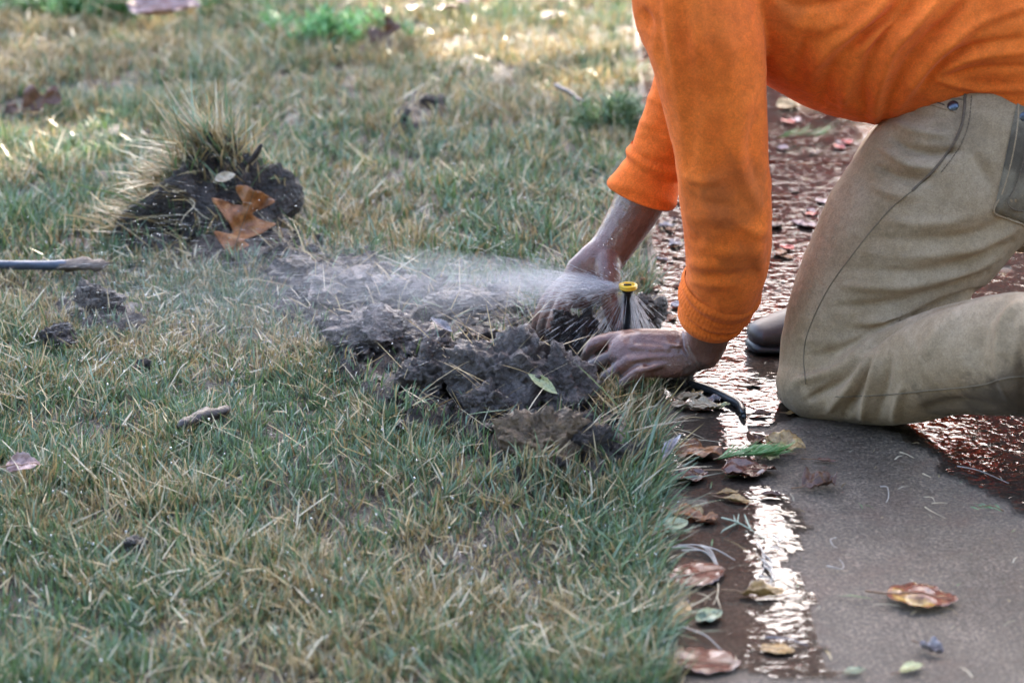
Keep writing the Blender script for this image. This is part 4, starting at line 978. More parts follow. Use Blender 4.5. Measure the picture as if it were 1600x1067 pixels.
def jets():
    """thin threads of water breaking into long drops"""
    rng = np.random.default_rng(5); S, E, Rr = [], [], []
    O = NZ + np.array([0.0, 0, -0.002])
    def thread(el, az, lmax, s0, s1, n, ln, r, drop):
        for k in range(n):
            s = rng.uniform(s0, s1); L = ln * rng.uniform(0.5, 1.4)
            d = np.array([-math.cos(el) * math.cos(az), math.cos(el) * math.sin(az), math.sin(el)])
            p = O + d * s + np.array([0, 0, -drop * s * s]); q = O + d * (s + L) + np.array([0, 0, -drop * (s + L) ** 2])
            if p[2] < 0.01: continue
            S.append(p); E.append(q); Rr.append(r * rng.uniform(0.5, 1.2))
    for _ in range(700): thread(R(rng.normal(4, 7.5)), R(rng.normal(0, 14)), 1, 0.008, 0.03 + min(0.16, rng.exponential(0.05)), 4, 0.010, 0.00036, 0.15)
    for _ in range(420): thread(R(rng.normal(2.5, 6.5)), R(rng.normal(0, 16)), 1, 0.04, 0.10 + rng.exponential(0.10), 4, 0.014, 0.00022, 0.14)
    for _ in range(360): thread(R(rng.normal(3, 4.5)), R(rng.normal(0, 16)), 1, 0.25, 0.95, 3, 0.022, 0.00015, 0.10)
    for _ in range(120): thread(R(rng.uniform(-62, -6)), R(rng.normal(10, 25)), 1, 0.02, 0.15, 3, 0.022, 0.00030, 0.4)
    for _ in range(170): thread(R(rng.uniform(-122, -52)), R(rng.normal(10, 35)), 1, 0.004, 0.085, 7, 0.020, 0.00048, 0.5)
    for _ in range(26): thread(R(rng.uniform(25, 115)), R(rng.normal(0, 30)), 1, 0.012, 0.045, 2, 0.008, 0.00035, 0.3)
    for _ in range(70): thread(R(rng.uniform(-140, -40)), R(rng.normal(10, 25)), 1, 0.004, 0.10, 6, 0.018, 0.00045, 0.5)
    S, E, Rr = np.array(S), np.array(E), np.array(Rr); D = E - S; D /= np.linalg.norm(D, axis=1)[:, None]
    A = np.cross(D, (0.3, 1, 0.2)); A /= np.linalg.norm(A, axis=1)[:, None]; Bv = np.cross(D, A); n = len(S); V = np.empty((n, 8, 3)); M_ = (S * 0.45 + E * 0.55)
    V[:, 0] = S; V[:, 7] = E
    for k in range(3):
        a = 2 * math.pi * k / 3; o = (A * math.cos(a) + Bv * math.sin(a)) * Rr[:, None]; V[:, 1 + k] = S * .75 + E * .25 + o; V[:, 4 + k] = S * .2 + E * .8 + o
    T = []
    for k in range(3):
        j = (k + 1) % 3; T += [(0, 1 + k, 1 + j), (1 + k, 4 + k, 4 + j), (1 + k, 4 + j, 1 + j), (4 + k, 7, 4 + j)]
    T = (np.array(T)[None] + (np.arange(n) * 8)[:, None, None]).reshape(-1, 3)
    tag(link('water_spray', fast_mesh('water_spray', V.reshape(-1, 3), T), M_spray), 'threads of water spraying left and down from the yellow nozzle', kind='stuff')
    q = O + np.column_stack([-rng.uniform(0.0, 0.9, 700), rng.normal(0, 0.16, 700), rng.uniform(-0.11, 0.16, 700)]); q = q[q[:, 2] > 0.03]
    tag(droplets('flying_drops', q, rng.uniform(0.0004, 0.0011, len(q)), M_drop), 'fine drops of water flying above the dug soil', kind='stuff')
jets()
def mist(pts, ru, rv, dens, label):
    m, nt, b, out = newmat('spray_mist'); nt.nodes.remove(b)
    v = nt.nodes.new('ShaderNodeVolumePrincipled'); v.inputs['Color'].default_value = (0.93, 0.94, 1.0, 1); v.inputs['Density'].default_value = dens; v.inputs['Anisotropy'].default_value = 0.2
    nt.links.new(v.outputs[0], out.inputs['Volume'])
    V, Fq = tube(pts, ru, rv, around=24, per=4); tag(link('spray_mist', py_mesh('spray_mist', V, Fq), m), label, kind='stuff')
def off(x, z): return NZ + np.array([x, 0.0, z])
for k, f_ in enumerate((1.0, 0.8, 0.6, 0.42)):
    w_ = ('outermost', 'second', 'third', 'innermost')[k]
    mist([off(-.004, -.001), off(-.05 * f_, .002), off(-.12 * f_, .008), off(-.20 * f_, .012), off(-.30 * f_, .014)], np.array([.0015, .010, .018, .015, .002]) * f_ ** .5, np.array([.002, .018, .034, .03, .005]) * f_ ** .5, 3.2, w_ + ' layer of the white spray right at the nozzle')
    mist([off(-.02, 0), off(-.14 * f_, .006), off(-.30 * f_, .010), off(-.48 * f_, .008), off(-.66 * f_, .004)], np.array([.004, .030, .046, .034, .003]) * f_ ** .5, np.array([.006, .05, .09, .07, .01]) * f_ ** .5, 0.42, w_ + ' layer of the thin spray over the far hand')
    mist([off(-.05, .0), off(-.30 * f_, .0), off(-.55 * f_, -.01), off(-.80 * f_, -.015), off(-1.05 * f_, -.02)], np.array([.01, .055, .08, .06, .004]) * f_ ** .5, np.array([.02, .12, .18, .14, .01]) * f_ ** .5, 0.13, w_ + ' layer of the faint mist over the dug soil')
    mist([off(0, -.005), off(-.002, -.028), off(-.004, -.055), off(-.006, -.085)], np.array([.002, .013, .026, .020]) * f_, np.array([.002, .013, .026, .02]) * f_, 1.1, w_ + ' layer of the spray falling under the nozzle')

# ================================================================== LEAVES, TWIGS AND LITTER
def leaf_geo(kind, L, wid, curl, bend, crumple, seed, nt_=30, ns=8):
    """leaf blade of length L along x with a lobed or oval outline; returns V, quads and the midrib"""
    rng = np.random.default_rng(seed); t = np.linspace(0, 1, nt_ + 1)
    if kind == 'oak':
        env = np.sin(np.pi * np.clip(t * 0.90 + 0.06, 0, 1)) ** 0.6 * (0.72 + 0.5 * t * (1.25 - t)); ws = []; fw = 0.42
        for ph, sd_ in ((0.02, 1), (0.17, 2)):
            lob = np.abs(np.sin(np.pi * (t ** 0.9 * 2.55 + ph))) ** 1.5
            ws.append(wid * env * (0.20 + 0.80 * lob) * (1 + 0.18 * np.interp(t, np.linspace(0, 1, 12), rng.normal(0, 1, 12)).clip(-1, 1)))
    else:
        p = 0.8 if kind == 'oval' else 1.0
        w = wid * np.sin(np.pi * t ** p) ** (0.75 if kind == 'oval' else 1.0) * (1 + 0.05 * np.sin(t * 40)); ws = [w, w * 0.94]; fw = 0.12
    V = []
    for i in range(nt_ + 1):
        for j in range(-ns, ns + 1):
            s_ = j / ns; ww = ws[0][i] if s_ >= 0 else ws[1][i]; y = s_ * ww; x = (t[i] - 0.5) * L + fw * abs(y) * (1 - 0.3 * abs(s_))
            V.append((x, y, 0))
    V = np.array(V); x, y = V[:, 0] / L, V[:, 1] / max(wid, 1e-6)
    V[:, 2] = L * (curl * y * y * 0.22 + bend * (x * x) * 0.7 + 0.012 * np.abs(np.sin(x * 30 + np.abs(y) * 5)) * np.abs(y)) + L * crumple * 1.3 * fbm(np.column_stack([x * 3.5, y * 2.0, 0 * x + seed]), 3, seed)
    m = 2 * ns + 1; Fq = [(i * m + j, i * m + j + 1, (i + 1) * m + j + 1, (i + 1) * m + j) for i in range(nt_) for j in range(2 * ns)]
    mid = V[ns::m].copy(); stem = [mid[0] + np.array([-0.28 * L, 0.02 * L, 0.01 * L]), mid[0] + np.array([-0.14 * L, 0.0, 0.015 * L])]
    return V, Fq, np.vstack([stem, mid])
LM = {'orange': mat_leaf('orange_oak_leaf', (0.20, 0.070, 0.022), (0.36, 0.135, 0.040), (0.46, 0.21, 0.07), 0.4), 'rust': mat_leaf('rust_leaf', (0.13, 0.045, 0.017), (0.25, 0.095, 0.030), (0.31, 0.14, 0.05), 0.4),
      'dark': mat_leaf('dark_leaf', (0.060, 0.026, 0.016), (0.14, 0.058, 0.030), (0.20, 0.09, 0.045), 0.35),
      'red': mat_leaf('red_brown_leaf', (0.060, 0.024, 0.018), (0.110, 0.044, 0.030), (0.16, 0.075, 0.05), 0.22, 0.05, 30),
      'redyel': mat_leaf('red_leaf_with_yellow', (0.105, 0.034, 0.024), (0.19, 0.066, 0.040), (0.42, 0.26, 0.05), 0.2, 0.1, 17),
      'ochre': mat_leaf('ochre_leaf', (0.22, 0.12, 0.04), (0.40, 0.24, 0.09), (0.48, 0.34, 0.16), 0.3),
      'tan': mat_leaf('tan_leaf', (0.28, 0.19, 0.11), (0.44, 0.33, 0.21), (0.52, 0.43, 0.31), 0.35),
      'pale': mat_leaf('pale_green_leaf', (0.12, 0.16, 0.08), (0.20, 0.24, 0.14), (0.30, 0.33, 0.25), 0.3),
      'green': mat_leaf('green_leaf', (0.08, 0.16, 0.06), (0.16, 0.28, 0.13), (0.28, 0.40, 0.24), 0.25),
      'yelgreen': mat_leaf('yellow_green_leaf', (0.26, 0.27, 0.10), (0.40, 0.40, 0.20), (0.46, 0.38, 0.16), 0.3),
      'pink': mat_leaf('pinkish_dry_leaf', (0.24, 0.12, 0.10), (0.42, 0.28, 0.25), (0.50, 0.38, 0.36), 0.35),
      'bright': mat_leaf('bright_red_leaf', (0.30, 0.035, 0.025), (0.50, 0.08, 0.05), (0.55, 0.20, 0.08), 0.25),
      'lilac': mat_leaf('bleached_leaf', (0.17, 0.13, 0.13), (0.29, 0.25, 0.25), (0.38, 0.35, 0.36), 0.3)}
M_leafstem = mat_plain('leaf_stem', (0.16, 0.085, 0.04), 0.5, 0.3, 200, 0.2)
SLEAF = [400]
def leaf(px, py, Lpx, kind, mat, label, asp=0.42, rot=0, tilt=(0, 0), curl=0.25, bend=0.25, crumple=0.05, lift=0.006, cat='leaf', group='fallen leaves', ground=None, stem=True, Y=None):
    SLEAF[0] += 1; sd = SLEAF[0]
    P = G(px, py, TOP) if Y is None else W(px, py, Y); L = Lpx * mpp(P)
    V, Fq, mid = leaf_geo(kind, L, L * asp, curl, bend, crumple, sd, 36 if kind == 'oak' else 22, 7)
    zmin = V[:, 2].min(); V[:, 2] -= zmin; mid[:, 2] -= zmin
    o = link('oak_leaf' if kind == 'oak' else 'fallen_leaf', py_mesh('leaf', V, Fq), LM[mat]); m = o.modifiers.new('thickness', 'SOLIDIFY'); m.thickness = 0.0004; m.offset = 0
    if ground is None and Y is None:
        al, ri = path_coord(np.array([P[0]]), np.array([P[1]])); on_path = ri[0] > -0.01
        z = TOP + 0.0040 if on_path else 0.018
    else: z = P[2] if ground is None else ground
    o.location = (P[0], P[1], z + (lift if not (ground is None and Y is None) else 0)); o.rotation_euler = (Matrix.Rotation(R(tilt[0]), 3, 'X') @ Matrix.Rotation(R(tilt[1]), 3, 'Y') @ Matrix.Rotation(R(rot), 3, 'Z')).to_euler()
    tag(o, label, cat, group)
    if stem:
        r = np.linspace(0.0013, 0.0005, len(mid)) * (L / 0.07) ** 0.5; v, f = tube(mid[::2] + (0, 0, 0.0004), r[::2], r[::2], per=1, around=5); link('leaf_stem', py_mesh('leaf_stem', v, f), M_leafstem, o)
    return o
def surf_y(px, py):
    d_ = bpy.context.evaluated_depsgraph_get(); d_.update(); h_ = scene.ray_cast(d_, Vector(CAM), Vector(raydir(px, py)))
    return h_[1].y
# in the lawn
leaf(378, 350, 112, 'oak', 'orange', 'orange-brown oak leaf propped against the turf clod', 0.50, 72, (66, 8), 0.5, 0.35, 0.07, Y=4.36, lift=-0.005)
leaf(48, 176, 100, 'oak', 'dark', 'dark brown oak leaf standing in the grass at far left', 0.34, 28, (58, 0), 0.5, 0.3, 0.05, Y=5.44, lift=0.012)
leaf(592, 78, 84, 'oak', 'dark', 'dark brown curled oak leaf in the lawn near the green weed', 0.36, 55, (55, 0), 0.6, 0.4, 0.07, Y=6.08, lift=0.012)
leaf(258, 42, 116, 'oval', 'pink', 'pinkish curled dry leaf at the top left by the green fronds', 0.30, 5, (30, 0), 0.8, 0.3, 0.06, ground=0.05, lift=0.0)
leaf(38, 752, 54, 'oval', 'pink', 'small reddish leaf sunk in the grass at the left edge', 0.34, 10, (25, 0), 0.6, 0.2, 0.06, ground=0.030, lift=0)
leaf(352, 277, 34, 'oval', 'tan', 'small pale oval leaf stuck on the turf clod soil face', 0.26, 10, (55, -10), 0.3, 0.1, 0.02, Y=4.39, lift=0, stem=False)
leaf(848, 600, 58, 'long', 'yelgreen', 'long yellow-green leaf lying across the largest clod', 0.17, -38, (42, 0), 0.5, 0.12, 0.02, Y=surf_y(848, 600) - 0.022, lift=0.0, stem=False)
leaf(690, 508, 46, 'long', 'lilac', 'narrow grey leaf on the low clod behind the heap', 0.16, -40, (30, 0), 0.4, 0.1, 0.02, Y=surf_y(690, 508) - 0.02, lift=0.0, stem=False)
leaf(212, 372, 40, 'oval', 'dark', 'dark russet leaf at the left foot of the turf clod', 0.34, 60, (60, 0), 0.5, 0.2, 0.05, Y=4.42, lift=0)
# on the path, near part
leaf(1440, 942, 112, 'oval', 'redyel', 'round red-brown leaf with a yellow patch alone on the path', 0.40, -8, (0, 0), 0.15, 0.12, 0.05)
leaf(1280, 764, 62, 'oval', 'dark', 'crumpled brown leaf on the path right of the green sprig', 0.34, 22, (0, 0), 0.9, 0.3, 0.16)
leaf(1226, 704, 66, 'oval', 'ochre', 'curled yellow-brown leaf right behind the green sprig', 0.38, -15, (8, 0), 0.7, 0.5, 0.09)
leaf(1192, 716, 56, 'oval', 'yelgreen', 'pale yellow leaf under the right end of the green sprig', 0.34, -30, (4, 0), 0.5, 0.2, 0.06)
leaf(1170, 744, 92, 'oval', 'red', 'large red-brown leaf under the green sprig', 0.32, 12, (0, 0), 0.3, 0.2, 0.06)
leaf(1092, 716, 84, 'oval', 'rust', 'large wet rust leaf left of the green sprig', 0.36, -25, (0, 0), 0.3, 0.2, 0.08)
leaf(1078, 752, 66, 'oval', 'red', 'red-brown leaf at the lawn edge below the rust leaf', 0.36, 30, (0, 0), 0.4, 0.2, 0.08)
leaf(1182, 694, 44, 'oval', 'dark', 'dark rolled leaf just behind the green sprig', 0.36, 70, (0, 0), 1.0, 0.3, 0.08)
leaf(1150, 786, 56, 'long', 'ochre', 'narrow golden brown leaf on wet path below the sprig', 0.16, -22, (0, 0), 0.5, 0.15, 0.03)
leaf(1136, 776, 40, 'long', 'ochre', 'short golden leaf crossing the narrow golden brown one', 0.2, 18, (0, 0), 0.5, 0.2, 0.04)
leaf(1205, 780, 48, 'long', 'dark', 'dark curled leaf sliver on the path below the sprig', 0.16, -6, (0, 0), 0.8, 0.3, 0.04)
leaf(1072, 812, 56, 'oval', 'rust', 'brown leaf half in the lawn above the round pale leaf', 0.34, -20, (0, 0), 0.5, 0.2, 0.08)
leaf(1108, 818, 36, 'oval', 'rust', 'small rust leaf on wet path near the round pale leaf', 0.36, 40, (0, 0), 0.6, 0.2, 0.08)
leaf(1090, 803, 24, 'oval', 'ochre', 'tiny upright ochre leaf beside the small rust leaf', 0.4, 80, (50, 0), 0.3, 0.1, 0.04)
leaf(1056, 840, 40, 'oval', 'pale', 'round pale green leaf at the lawn edge', 0.40, 15, (18, 0), 0.2, 0.15, 0.03, ground=0.02)
leaf(1069, 958, 34, 'oval', 'ochre', 'small ochre leaf tilted up at the lower lawn edge', 0.36, 80, (22, 0), 0.4, 0.2, 0.05)
leaf(1108, 970, 50, 'oval', 'pale', 'pale green leaf near the lower lawn edge', 0.40, 35, (6, 0), 0.4, 0.25, 0.06)
leaf(1190, 934, 80, 'long', 'ochre', 'long bronze curled leaf on the bright wet streak', 0.17, 2, (0, 0), 0.7, 0.1, 0.05)
leaf(1334, 1054, 42, 'long', 'pale', 'small pale green leaf at the bottom of the path', 0.24, 20, (0, 0), 0.4, 0.2, 0.03)
leaf(1424, 1050, 52, 'long', 'yelgreen', 'pale yellow-green leaf at the bottom of the path', 0.24, 32, (0, 0), 0.4, 0.2, 0.03)
leaf(1455, 1022, 44, 'oval', 'lilac', 'torn bleached leaf scrap above the yellow-green leaf', 0.2, -35, (0, 0), 0.8, 0.3, 0.12)
leaf(1104, 1040, 110, 'oval', 'red', 'big flat red-brown leaf sunk in water at the bottom', 0.40, -10, (0, 0), 0.06, 0.05, 0.03)
leaf(1090, 905, 96, 'oval', 'red', 'flat red-brown leaf in water by the lawn edge', 0.42, 25, (0, 0), 0.06, 0.05, 0.03)
leaf(1215, 1020, 56, 'oval', 'ochre', 'flat ochre leaf in the lower end of the wet streak', 0.3, -10, (0, 0), 0.1, 0.1, 0.04)
leaf(1048, 732, 74, 'long', 'lilac', 'long bleached blade-like leaf leaning out of the lawn edge', 0.12, 60, (15, -18), 0.5, 0.1, 0.02, ground=0.03, stem=False)
for k, (x, y, L, c, a, w) in enumerate([(1078, 628, 46, 'tan', 12, 'first'), (1100, 642, 52, 'tan', -8, 'second'), (1112, 632, 36, 'lilac', 35, 'third'), (1065, 640, 40, 'tan', -30, 'fourth'), (1126, 640, 30, 'yelgreen', 10, 'fifth'), (1090, 622, 30, 'ochre', 60, 'sixth')]):
    leaf(x, y, L, 'oval', c, w + ' from the left in the pale leaf litter beside the near wrist' if k > 9 else ['broad tan leaf in the litter under the near wrist', 'long tan leaf lowest in the litter under the near wrist', 'whitish leaf in the litter beside the black strip', 'tan leaf nearest the lawn in the litter under the near wrist', 'yellowish leaf in the litter touching the black strip', 'ochre leaf topmost in the litter under the near wrist'][k], 0.3, a, (0, 0), 0.5, 0.2, 0.08)
leaf(1188, 652, 42, 'long', 'dark', 'dark leaf sliver floating in the glinting water by the knee', 0.14, 6, (0, 0), 0.5, 0.2, 0.04)
leaf(1176, 604, 30, 'long', 'dark', 'dark scrap floating just left of the knee', 0.3, -8, (0, 0), 0.5, 0.2, 0.05)
leaf(1240, 650, 28, 'long', 'ochre', 'small ochre leaf touching the front of the knee', 0.25, 10, (0, 0), 0.5, 0.2, 0.05)
leaf(1287, 724, 44, 'long', 'red', 'thin red-brown leaf scrap above the crumpled brown leaf', 0.12, -5, (0, 0), 0.3, 0.1, 0.03)
leaf(1232, 170, 44, 'oval', 'ochre', 'ochre leaf on the far path behind the near sleeve', 0.36, 30, (10, 0), 0.5, 0.2, 0.06)
# many small alike leaves on the far path
rng_l = np.random.default_rng(9); FAR, EDGE, LITT = [], [], []
for k in range(30):
    x = rng_l.uniform(1205, 1400); y = rng_l.uniform(128, 420) if x < 1290 else rng_l.uniform(128, 300)
    if x > 1300 and y > 250: continue
    c = rng_l.choice(['bright', 'red', 'rust', 'dark', 'dark', 'pink', 'red'])
    FAR.append((leaf(x, y, rng_l.uniform(12, 34), 'oval', c, 'x', 0.36, rng_l.uniform(0, 180), (0, 0), 0.4, 0.2, 0.06, group='small leaves on the far path', stem=False), c, x))
for k in range(34):
    x = rng_l.uniform(1000, 1062); y = rng_l.uniform(335, 505); c = rng_l.choice(['dark', 'rust', 'tan', 'red', 'lilac'])
    EDGE.append((leaf(x, y, rng_l.uniform(10, 26), 'oval', c, 'x', 0.34, rng_l.uniform(0, 180), (0, 0), 0.5, 0.2, 0.08, group='leaf scraps between the arms', stem=False), c, x))
for k in range(22):
    x = rng_l.uniform(520, 900); y = rng_l.uniform(-25, 45); c = rng_l.choice(['tan', 'pink', 'rust', 'dark'])
    LITT.append((leaf(x, y, rng_l.uniform(20, 44), 'oval', c, 'x', 0.34, rng_l.uniform(0, 180), (rng_l.uniform(0, 30), 0), 0.6, 0.2, 0.08, group='litter at the far lawn edge', stem=False, ground=0.028), c, x))
WORD = {'bright': 'bright red', 'red': 'red-brown', 'rust': 'rust', 'lilac': 'bleached grey', 'dark': 'dark brown', 'pink': 'pinkish', 'green': 'green', 'tan': 'tan'}
ORD = ['first', 'second', 'third', 'fourth', 'fifth', 'sixth', 'seventh', 'eighth', 'ninth', 'tenth', 'eleventh', 'twelfth', 'thirteenth', 'fourteenth', 'fifteenth', 'sixteenth', 'seventeenth', 'eighteenth']
for lst, where in ((FAR, 'on the far path behind the arm'), (EDGE, 'on the path edge between the two arms'), (LITT, 'in the litter at the far lawn edge')):
    for c in WORD:
        for k, it in enumerate(sorted([q for q in lst if q[1] == c], key=lambda q: q[2])):
            it[0]['label'] = '%s %s leaf from the left %s' % (ORD[k], WORD[c], where)

# stick and bark
def bent(name, pts, r, mat, label, cat, group=None, around=8, per=5, rough=0.0, seed=1):
    P = np.array(pts, float); r = np.full(len(P), r) if np.isscalar(r) else np.array(r, float); v, f = tube(P - P[0], r, r, per=per, around=around)
    if rough: v = v + rough * fbm(v * 90, 3, seed)[:, None]
    o = link(name, py_mesh(name, v, f), mat); o.location = P[0]; return tag(o, label, cat, group)
M_stick = mat_plain('grey_stick', (0.050, 0.060, 0.085), 0.35, 0.45, 70, 0.6, 0.002)
M_torn = mat_plain('torn_wood', (0.10, 0.072, 0.055), 0.6, 0.4, 160, 0.8, 0.002)
sp = [G(x, y) + (0, 0, 0.030) for x, y in ((-260, 440), (-60, 438), (60, 439), (105, 439))]
stick = bent('stick', sp, [0.0085, 0.0085, 0.0088, 0.0105], M_stick, 'wet blue-grey stick with torn end lying in the grass', 'stick', rough=0.0012, around=14)
tail = np.array([G(x, y) + (0, 0, 0.030) for x, y in ((100, 439), (128, 439), (158, 438))]) - sp[0]
v, f = tube(tail, [.0105, .0112, .0100], [.010, .0108, .0095], per=8, around=18); v = v + 0.0075 * fbm(v * np.array([26, 120, 120]), 3, 4)[:, None] * (1.2, 0.8, 0.9); link('torn_end', py_mesh('torn_end', v, f), M_torn, stick)
M_barkp = mat_plain('wet_bark', (0.035, 0.024, 0.020), 0.4, 0.5, 80, 0.9, 0.003)
bp = [G(x, y) + (0, 0, 0.028) for x, y in ((286, 690), (318, 677), (352, 668))]
bent('bark_piece', bp, [.008, .012, .009], M_barkp, 'dark wet bark piece in the grass left of the heap', 'bark', rough=0.003)
tp_ = [G(x, y) + (0, 0, 0.04) for x, y in ((868, 160), (888, 170), (905, 182), (914, 186))]
bent('twig', tp_, [.006, .006, .004, .002], M_barkp, 'dark twig in the far lawn left of the far sleeve', 'twig', rough=0.001)
# black plastic strip at the lawn edge
kp = [G(x, y, TOP) + (0, 0, 0.008) for x, y in ((1080, 606), (1108, 616), (1138, 630), (1156, 641), (1162, 658))]
bent('plastic_strip', kp, [.006, .0075, .0075, .007, .004], M_blackp, 'curved black plastic strip on the wet path below the near wrist', 'plastic strip', around=12)
# green sprigs
def sprig(px, py, Lpx, label, n, mat, seed, rot, spread=0.6, name='cedar_sprig'):
    rng = np.random.default_rng(seed); P = G(px, py, TOP); L = Lpx * mpp(P); root = empty(name, P + (0, 0, 0.008), R(rot)); tag(root, label, 'sprig')
    v, f = tube([(-L / 2, 0, 0.004), (0, 0.004, 0.012), (L / 2, 0, 0.006)], [.0012, .001, .0006], [.0012, .001, .0006], per=4, around=6); link('stem', py_mesh('stem', v, f), M_leafstem, root)
    t = rng.uniform(-0.5, 0.45, n); base = np.column_stack([t * L, 0 * t, 0.008 - 0.02 * t * t]); az = rng.choice([-1, 1], n) * rng.uniform(0.1, spread, n) + rng.normal(0, 0.15, n)
    H = L * rng.uniform(0.22, 0.42, n); colr = np.array(mat) * rng.uniform(0.7, 1.35, (n, 1))
    V, T, C = blades(base, H, np.full(n, 0.0020), az, np.full(n, 0.98) , np.abs(rng.normal(0.05, 0.1, n)), colr, rng); V[:, 2] = np.maximum(V[:, 2] * 0.75, 0.0005)
    link('needles', fast_mesh('needles', V, T, False, C), M_grass, root)
sprig(1166, 726, 104, 'bright green cedar sprig on brown leaves beside the lawn', 170, (0.10, 0.24, 0.07), 3, 8, 0.5)
sprig(1204, 722, 50, 'yellow-green end of a sprig resting on the pale leaf', 50, (0.30, 0.36, 0.14), 4, 40, 0.6)
sprig(1546, 808, 40, 'tiny green sprig alone on the path at right', 14, (0.12, 0.28, 0.13), 5, 170, 0.7)
sprig(1250, 222, 80, 'green sprig on the far path left of the thigh', 60, (0.12, 0.22, 0.06), 6, 10, 0.6)
sprig(1300, 182, 60, 'smaller green sprig on the far path under the belly', 50, (0.12, 0.22, 0.07), 7, 5, 0.6)
sprig(1045, 848, 60, 'green weed stem reaching from the lawn over the path', 30, (0.12, 0.20, 0.10), 8, 10, 0.6, 'weed_stem')
# dried weeds and stems washed onto the path
def stems(px, py, label, paths, r, mat, cat='dry stem'):
    P = G(px, py, TOP); root = empty('dry_stem', P + (0, 0, 0.006)); tag(root, label, cat, 'dry stems on the path')
    for line in paths:
        pts = [G(x, y, TOP) - P + (0, 0, 0.003 * math.sin(i * 1.7)) for i, (x, y) in enumerate(line)]
        r_ = r * 0.62; rr = np.linspace(r_, r_ * 0.4, len(pts)); v, f = tube(pts, rr, rr, per=5, around=6); link('stalk', py_mesh('stalk', v, f), mat, root)
stems(1150, 828, 'forked pale green dry weed below the dark leaf sliver', [[(1128, 815), (1150, 824), (1172, 832), (1196, 845)], [(1150, 824), (1132, 836), (1126, 838)], [(1152, 824), (1154, 812)], [(1172, 832), (1164, 815), (1163, 810)], [(1150, 824), (1146, 814)]], 0.0026, mat_plain('pale_stem', (0.24, 0.27, 0.19), 0.4, 0.2, 100, 0.2))
stems(1095, 868, 'bunch of bleached grass stalks spreading from the lawn edge', [[(1040, 862), (1080, 864), (1112, 876), (1126, 898)], [(1060, 858), (1095, 862), (1118, 880), (1124, 900)], [(1090, 858), (1110, 868), (1122, 890)], [(1095, 858), (1120, 868), (1148, 880)], [(1066, 866), (1100, 870), (1116, 884), (1122, 902)]], 0.0022, M_strawb)
stems(1192, 880, 'tangled whitish dried weed in the wet streak', [[(1183, 854), (1192, 872), (1194, 890), (1186, 906)], [(1192, 872), (1204, 885), (1206, 900)], [(1194, 890), (1210, 908), (1200, 918)], [(1186, 906), (1204, 912)], [(1190, 880), (1204, 896), (1206, 912)]], 0.0026, M_strawb)
stems(1214, 858, 'short whitish dried stalk right of the tangled weed', [[(1208, 842), (1216, 852), (1213, 864)], [(1216, 852), (1226, 850)], [(1204, 860), (1216, 866), (1226, 870)]], 0.0018, M_strawb)
stems(1110, 940, 'forked thin stalk above the pale green leaf', [[(1078, 954), (1100, 945), (1118, 928)], [(1122, 918), (1121, 938), (1114, 950)], [(1120, 938), (1126, 960)]], 0.0015, M_straw)
stems(1120, 1020, 'long bent stalk over the red-brown leaf at the bottom', [[(1068, 986), (1102, 1002), (1126, 1020), (1142, 1034), (1146, 1056)]], 0.0016, M_strawb)
stems(1302, 850, 'small bleached curl of straw on the bare path', [[(1306, 846), (1297, 852), (1302, 858), (1308, 859)]], 0.0014, M_strawb)
stems(1312, 890, 'ring of bleached straw on the bare path', [[(1292, 890), (1304, 896), (1314, 894), (1318, 886), (1311, 881)]], 0.0016, M_strawb)
stems(1384, 776, 'white curled straw on the path left of centre', [[(1376, 766), (1386, 770), (1388, 782), (1384, 788)]], 0.0018, M_strawb)
stems(1550, 750, 'long thin straight stem at the edge of the glinting water', [[(1496, 734), (1530, 744), (1576, 760)]], 0.0018, M_strawb)
stems(1460, 800, 'thin wavy stem on the path below the orange glints', [[(1445, 798), (1456, 808), (1478, 815)]], 0.0012, M_straw)
stems(1452, 783, 'short wavy straw above the thin wavy stem', [[(1444, 782), (1456, 786), (1460, 790)], [(1456, 792), (1472, 794), (1480, 792)]], 0.0012, M_straw)
stems(1412, 716, 'short straw just below the kneeling shin', [[(1406, 712), (1416, 718), (1427, 720)]], 0.0018, M_straw)
stems(1448, 750, 'short yellow straw sliver below the shin', [[(1442, 746), (1454, 754)]], 0.0020, M_straw)
stems(1120, 690, 'long straw across the litter above the rust leaf', [[(1036, 662), (1060, 690), (1076, 712)], [(1046, 674), (1072, 682), (1100, 690)], [(1070, 692), (1100, 696), (1128, 696)]], 0.0016, M_straw)
stems(1215, 1000, 'flat grey stalk across the lower end of the wet streak', [[(1198, 1002), (1232, 1008), (1262, 1014)]], 0.0028, mat_plain('grey_stem', (0.17, 0.15, 0.155), 0.4, 0.2, 100, 0.2))
# fine litter on the path
def litter():
    rng = np.random.default_rng(55); n = 900; Vs = []; 
    al = rng.uniform(-0.6, 4.2, n); ri = np.abs(rng.normal(0, 0.28, n)); ri[n // 2:] = rng.uniform(0.0, 1.5, n - n // 2)
    P = E0[None] * (1, 1, 0) + al[:, None] * PD + ri[:, None] * PN; P[:, 2] = TOP + 0.004
    az = rng.uniform(0, 6.28, n); H = 0.011 * np.exp(rng.normal(0, 0.6, n)); c = PALS[rng.choice([0, 1, 2, 6, 6, 3], n)] * rng.uniform(0.5, 1.3, (n, 1))
    V, T, C = blades(P, H, 0.0016 * rng.uniform(0.6, 1.6, n), az, np.full(n, 1.0), rng.normal(0, 0.1, n), c, rng); V[:, 2] = np.clip(V[:, 2], TOP + 0.003, TOP + 0.008)
    tag(link('path_litter', fast_mesh('path_litter', V, T, False, C), M_grass), 'tiny straw and leaf bits strewn over the wet path', kind='stuff')
litter()
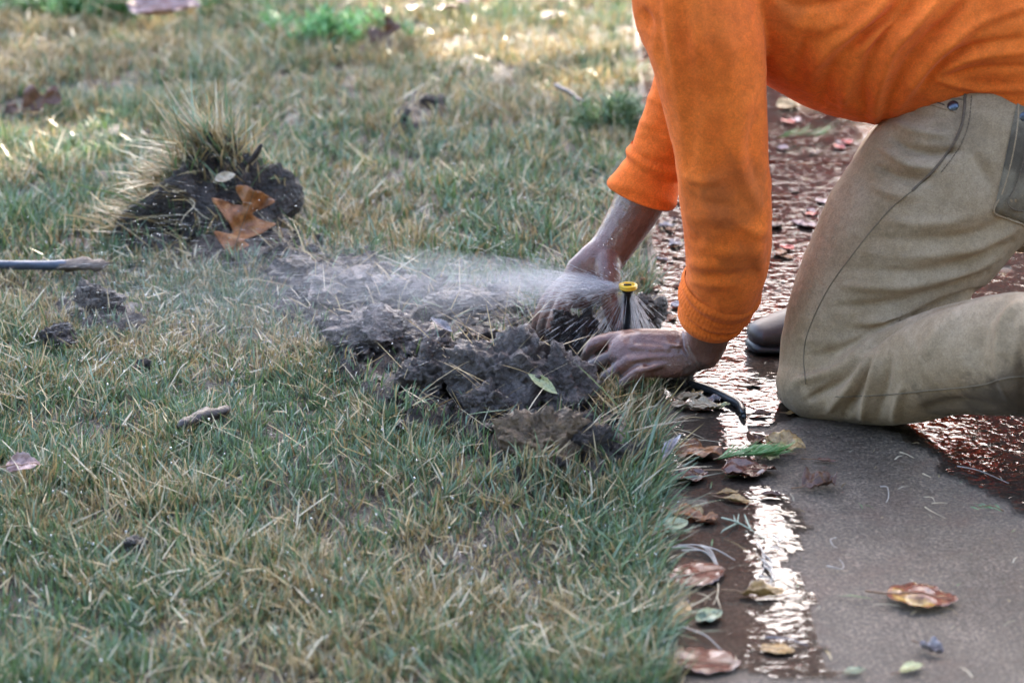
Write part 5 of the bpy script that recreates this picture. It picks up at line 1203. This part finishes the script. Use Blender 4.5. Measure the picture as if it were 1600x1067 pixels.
# straw lying over the dug soil and clods
def loose_straw():
    rng = np.random.default_rng(56); Vs, Ts, Cs, o = [], [], [], 0
    pts = []
    for poly, n, zz in ((MUD[0], 420, 0.03), (MUD[1], 90, 0.02), (MUD[4], 60, 0.02)):
        lo, hi = poly.min(0), poly.max(0); q = rng.uniform(lo, hi, (n * 2, 2)); q = q[inpoly(q[:, 0], q[:, 1], poly)][:n]
        q = q[path_coord(q[:, 0], q[:, 1])[1] < 0.02]; z = ground_h(q[:, 0], q[:, 1]) + zz * rng.random(len(q)); pts.append(np.column_stack([q, z]))
    P = np.vstack(pts); n = len(P)
    # drop each straw on whatever lies there
    dgx = bpy.context.evaluated_depsgraph_get(); dgx.update()
    keep = []
    for i in range(n):
        hit, loc, nor, ix, ob, mt = scene.ray_cast(dgx, Vector((P[i, 0], P[i, 1], 0.30)), Vector((0, 0, -1)))
        if hit and ob.name.split('.')[0] in ('ground', 'soil_clod', 'lawn_grass', 'soil_crumbs'): P[i, 2] = min(loc.z, 0.2) + 0.002; keep.append(i)
    P = P[keep]; n = len(P)
    V, T, C = blades(P, 0.045 * np.exp(rng.normal(0, 0.4, n)), 0.0022 * rng.uniform(0.6, 1.3, n), rng.uniform(0, 6.28, n), rng.uniform(0.7, 1.15, n), np.abs(rng.normal(0.1, 0.2, n)), pick_colors(n, 0.8, rng, None), rng)
    tag(link('loose_straw', fast_mesh('loose_straw', V, T, False, C), M_grass), 'loose dry straw lying over the dug soil', kind='stuff')
loose_straw()
# green weed fronds at the far lawn edge
def weed(px, py, wpx, dpx, label, n, seed, colr):
    rng = np.random.default_rng(seed); P = G(px, py); m = mpp(P); root = empty('green_weed', P); tag(root, label, 'weed', 'green weeds in the far lawn')
    k = n // 26; c = np.column_stack([rng.normal(0, wpx * m * 0.5, k), rng.normal(0, dpx * m * 1.3, k), np.abs(rng.normal(0.035, 0.015, k))])
    base = np.repeat(c, 26, 0) + rng.normal(0, 0.010, (k * 26, 3)); N = len(base); base[:, 2] = np.abs(base[:, 2])
    V, T, C = blades(base, 0.020 * rng.uniform(0.6, 1.5, N), np.full(N, 0.0055), rng.uniform(0, 6.28, N), rng.uniform(0.3, 1.0, N), np.abs(rng.normal(0.2, 0.2, N)), np.array(colr) * rng.uniform(0.6, 1.4, (N, 1)), rng)
    link('leaves', fast_mesh('leaves', V, T, False, C), M_grass, root)
weed(120, 28, 190, 18, 'green feathery weed patch at the top left corner', 2600, 1, (0.10, 0.21, 0.07))
weed(285, 12, 110, 12, 'green feathery weed patch at the top edge above the pinkish leaf', 1500, 2, (0.11, 0.24, 0.08))
weed(520, 68, 72, 15, 'bright green weed patch beside the dark curled oak leaf', 1200, 3, (0.13, 0.29, 0.10))
weed(970, 205, 60, 15, 'grey-green weed tuft left of the far sleeve', 800, 4, (0.12, 0.18, 0.08))
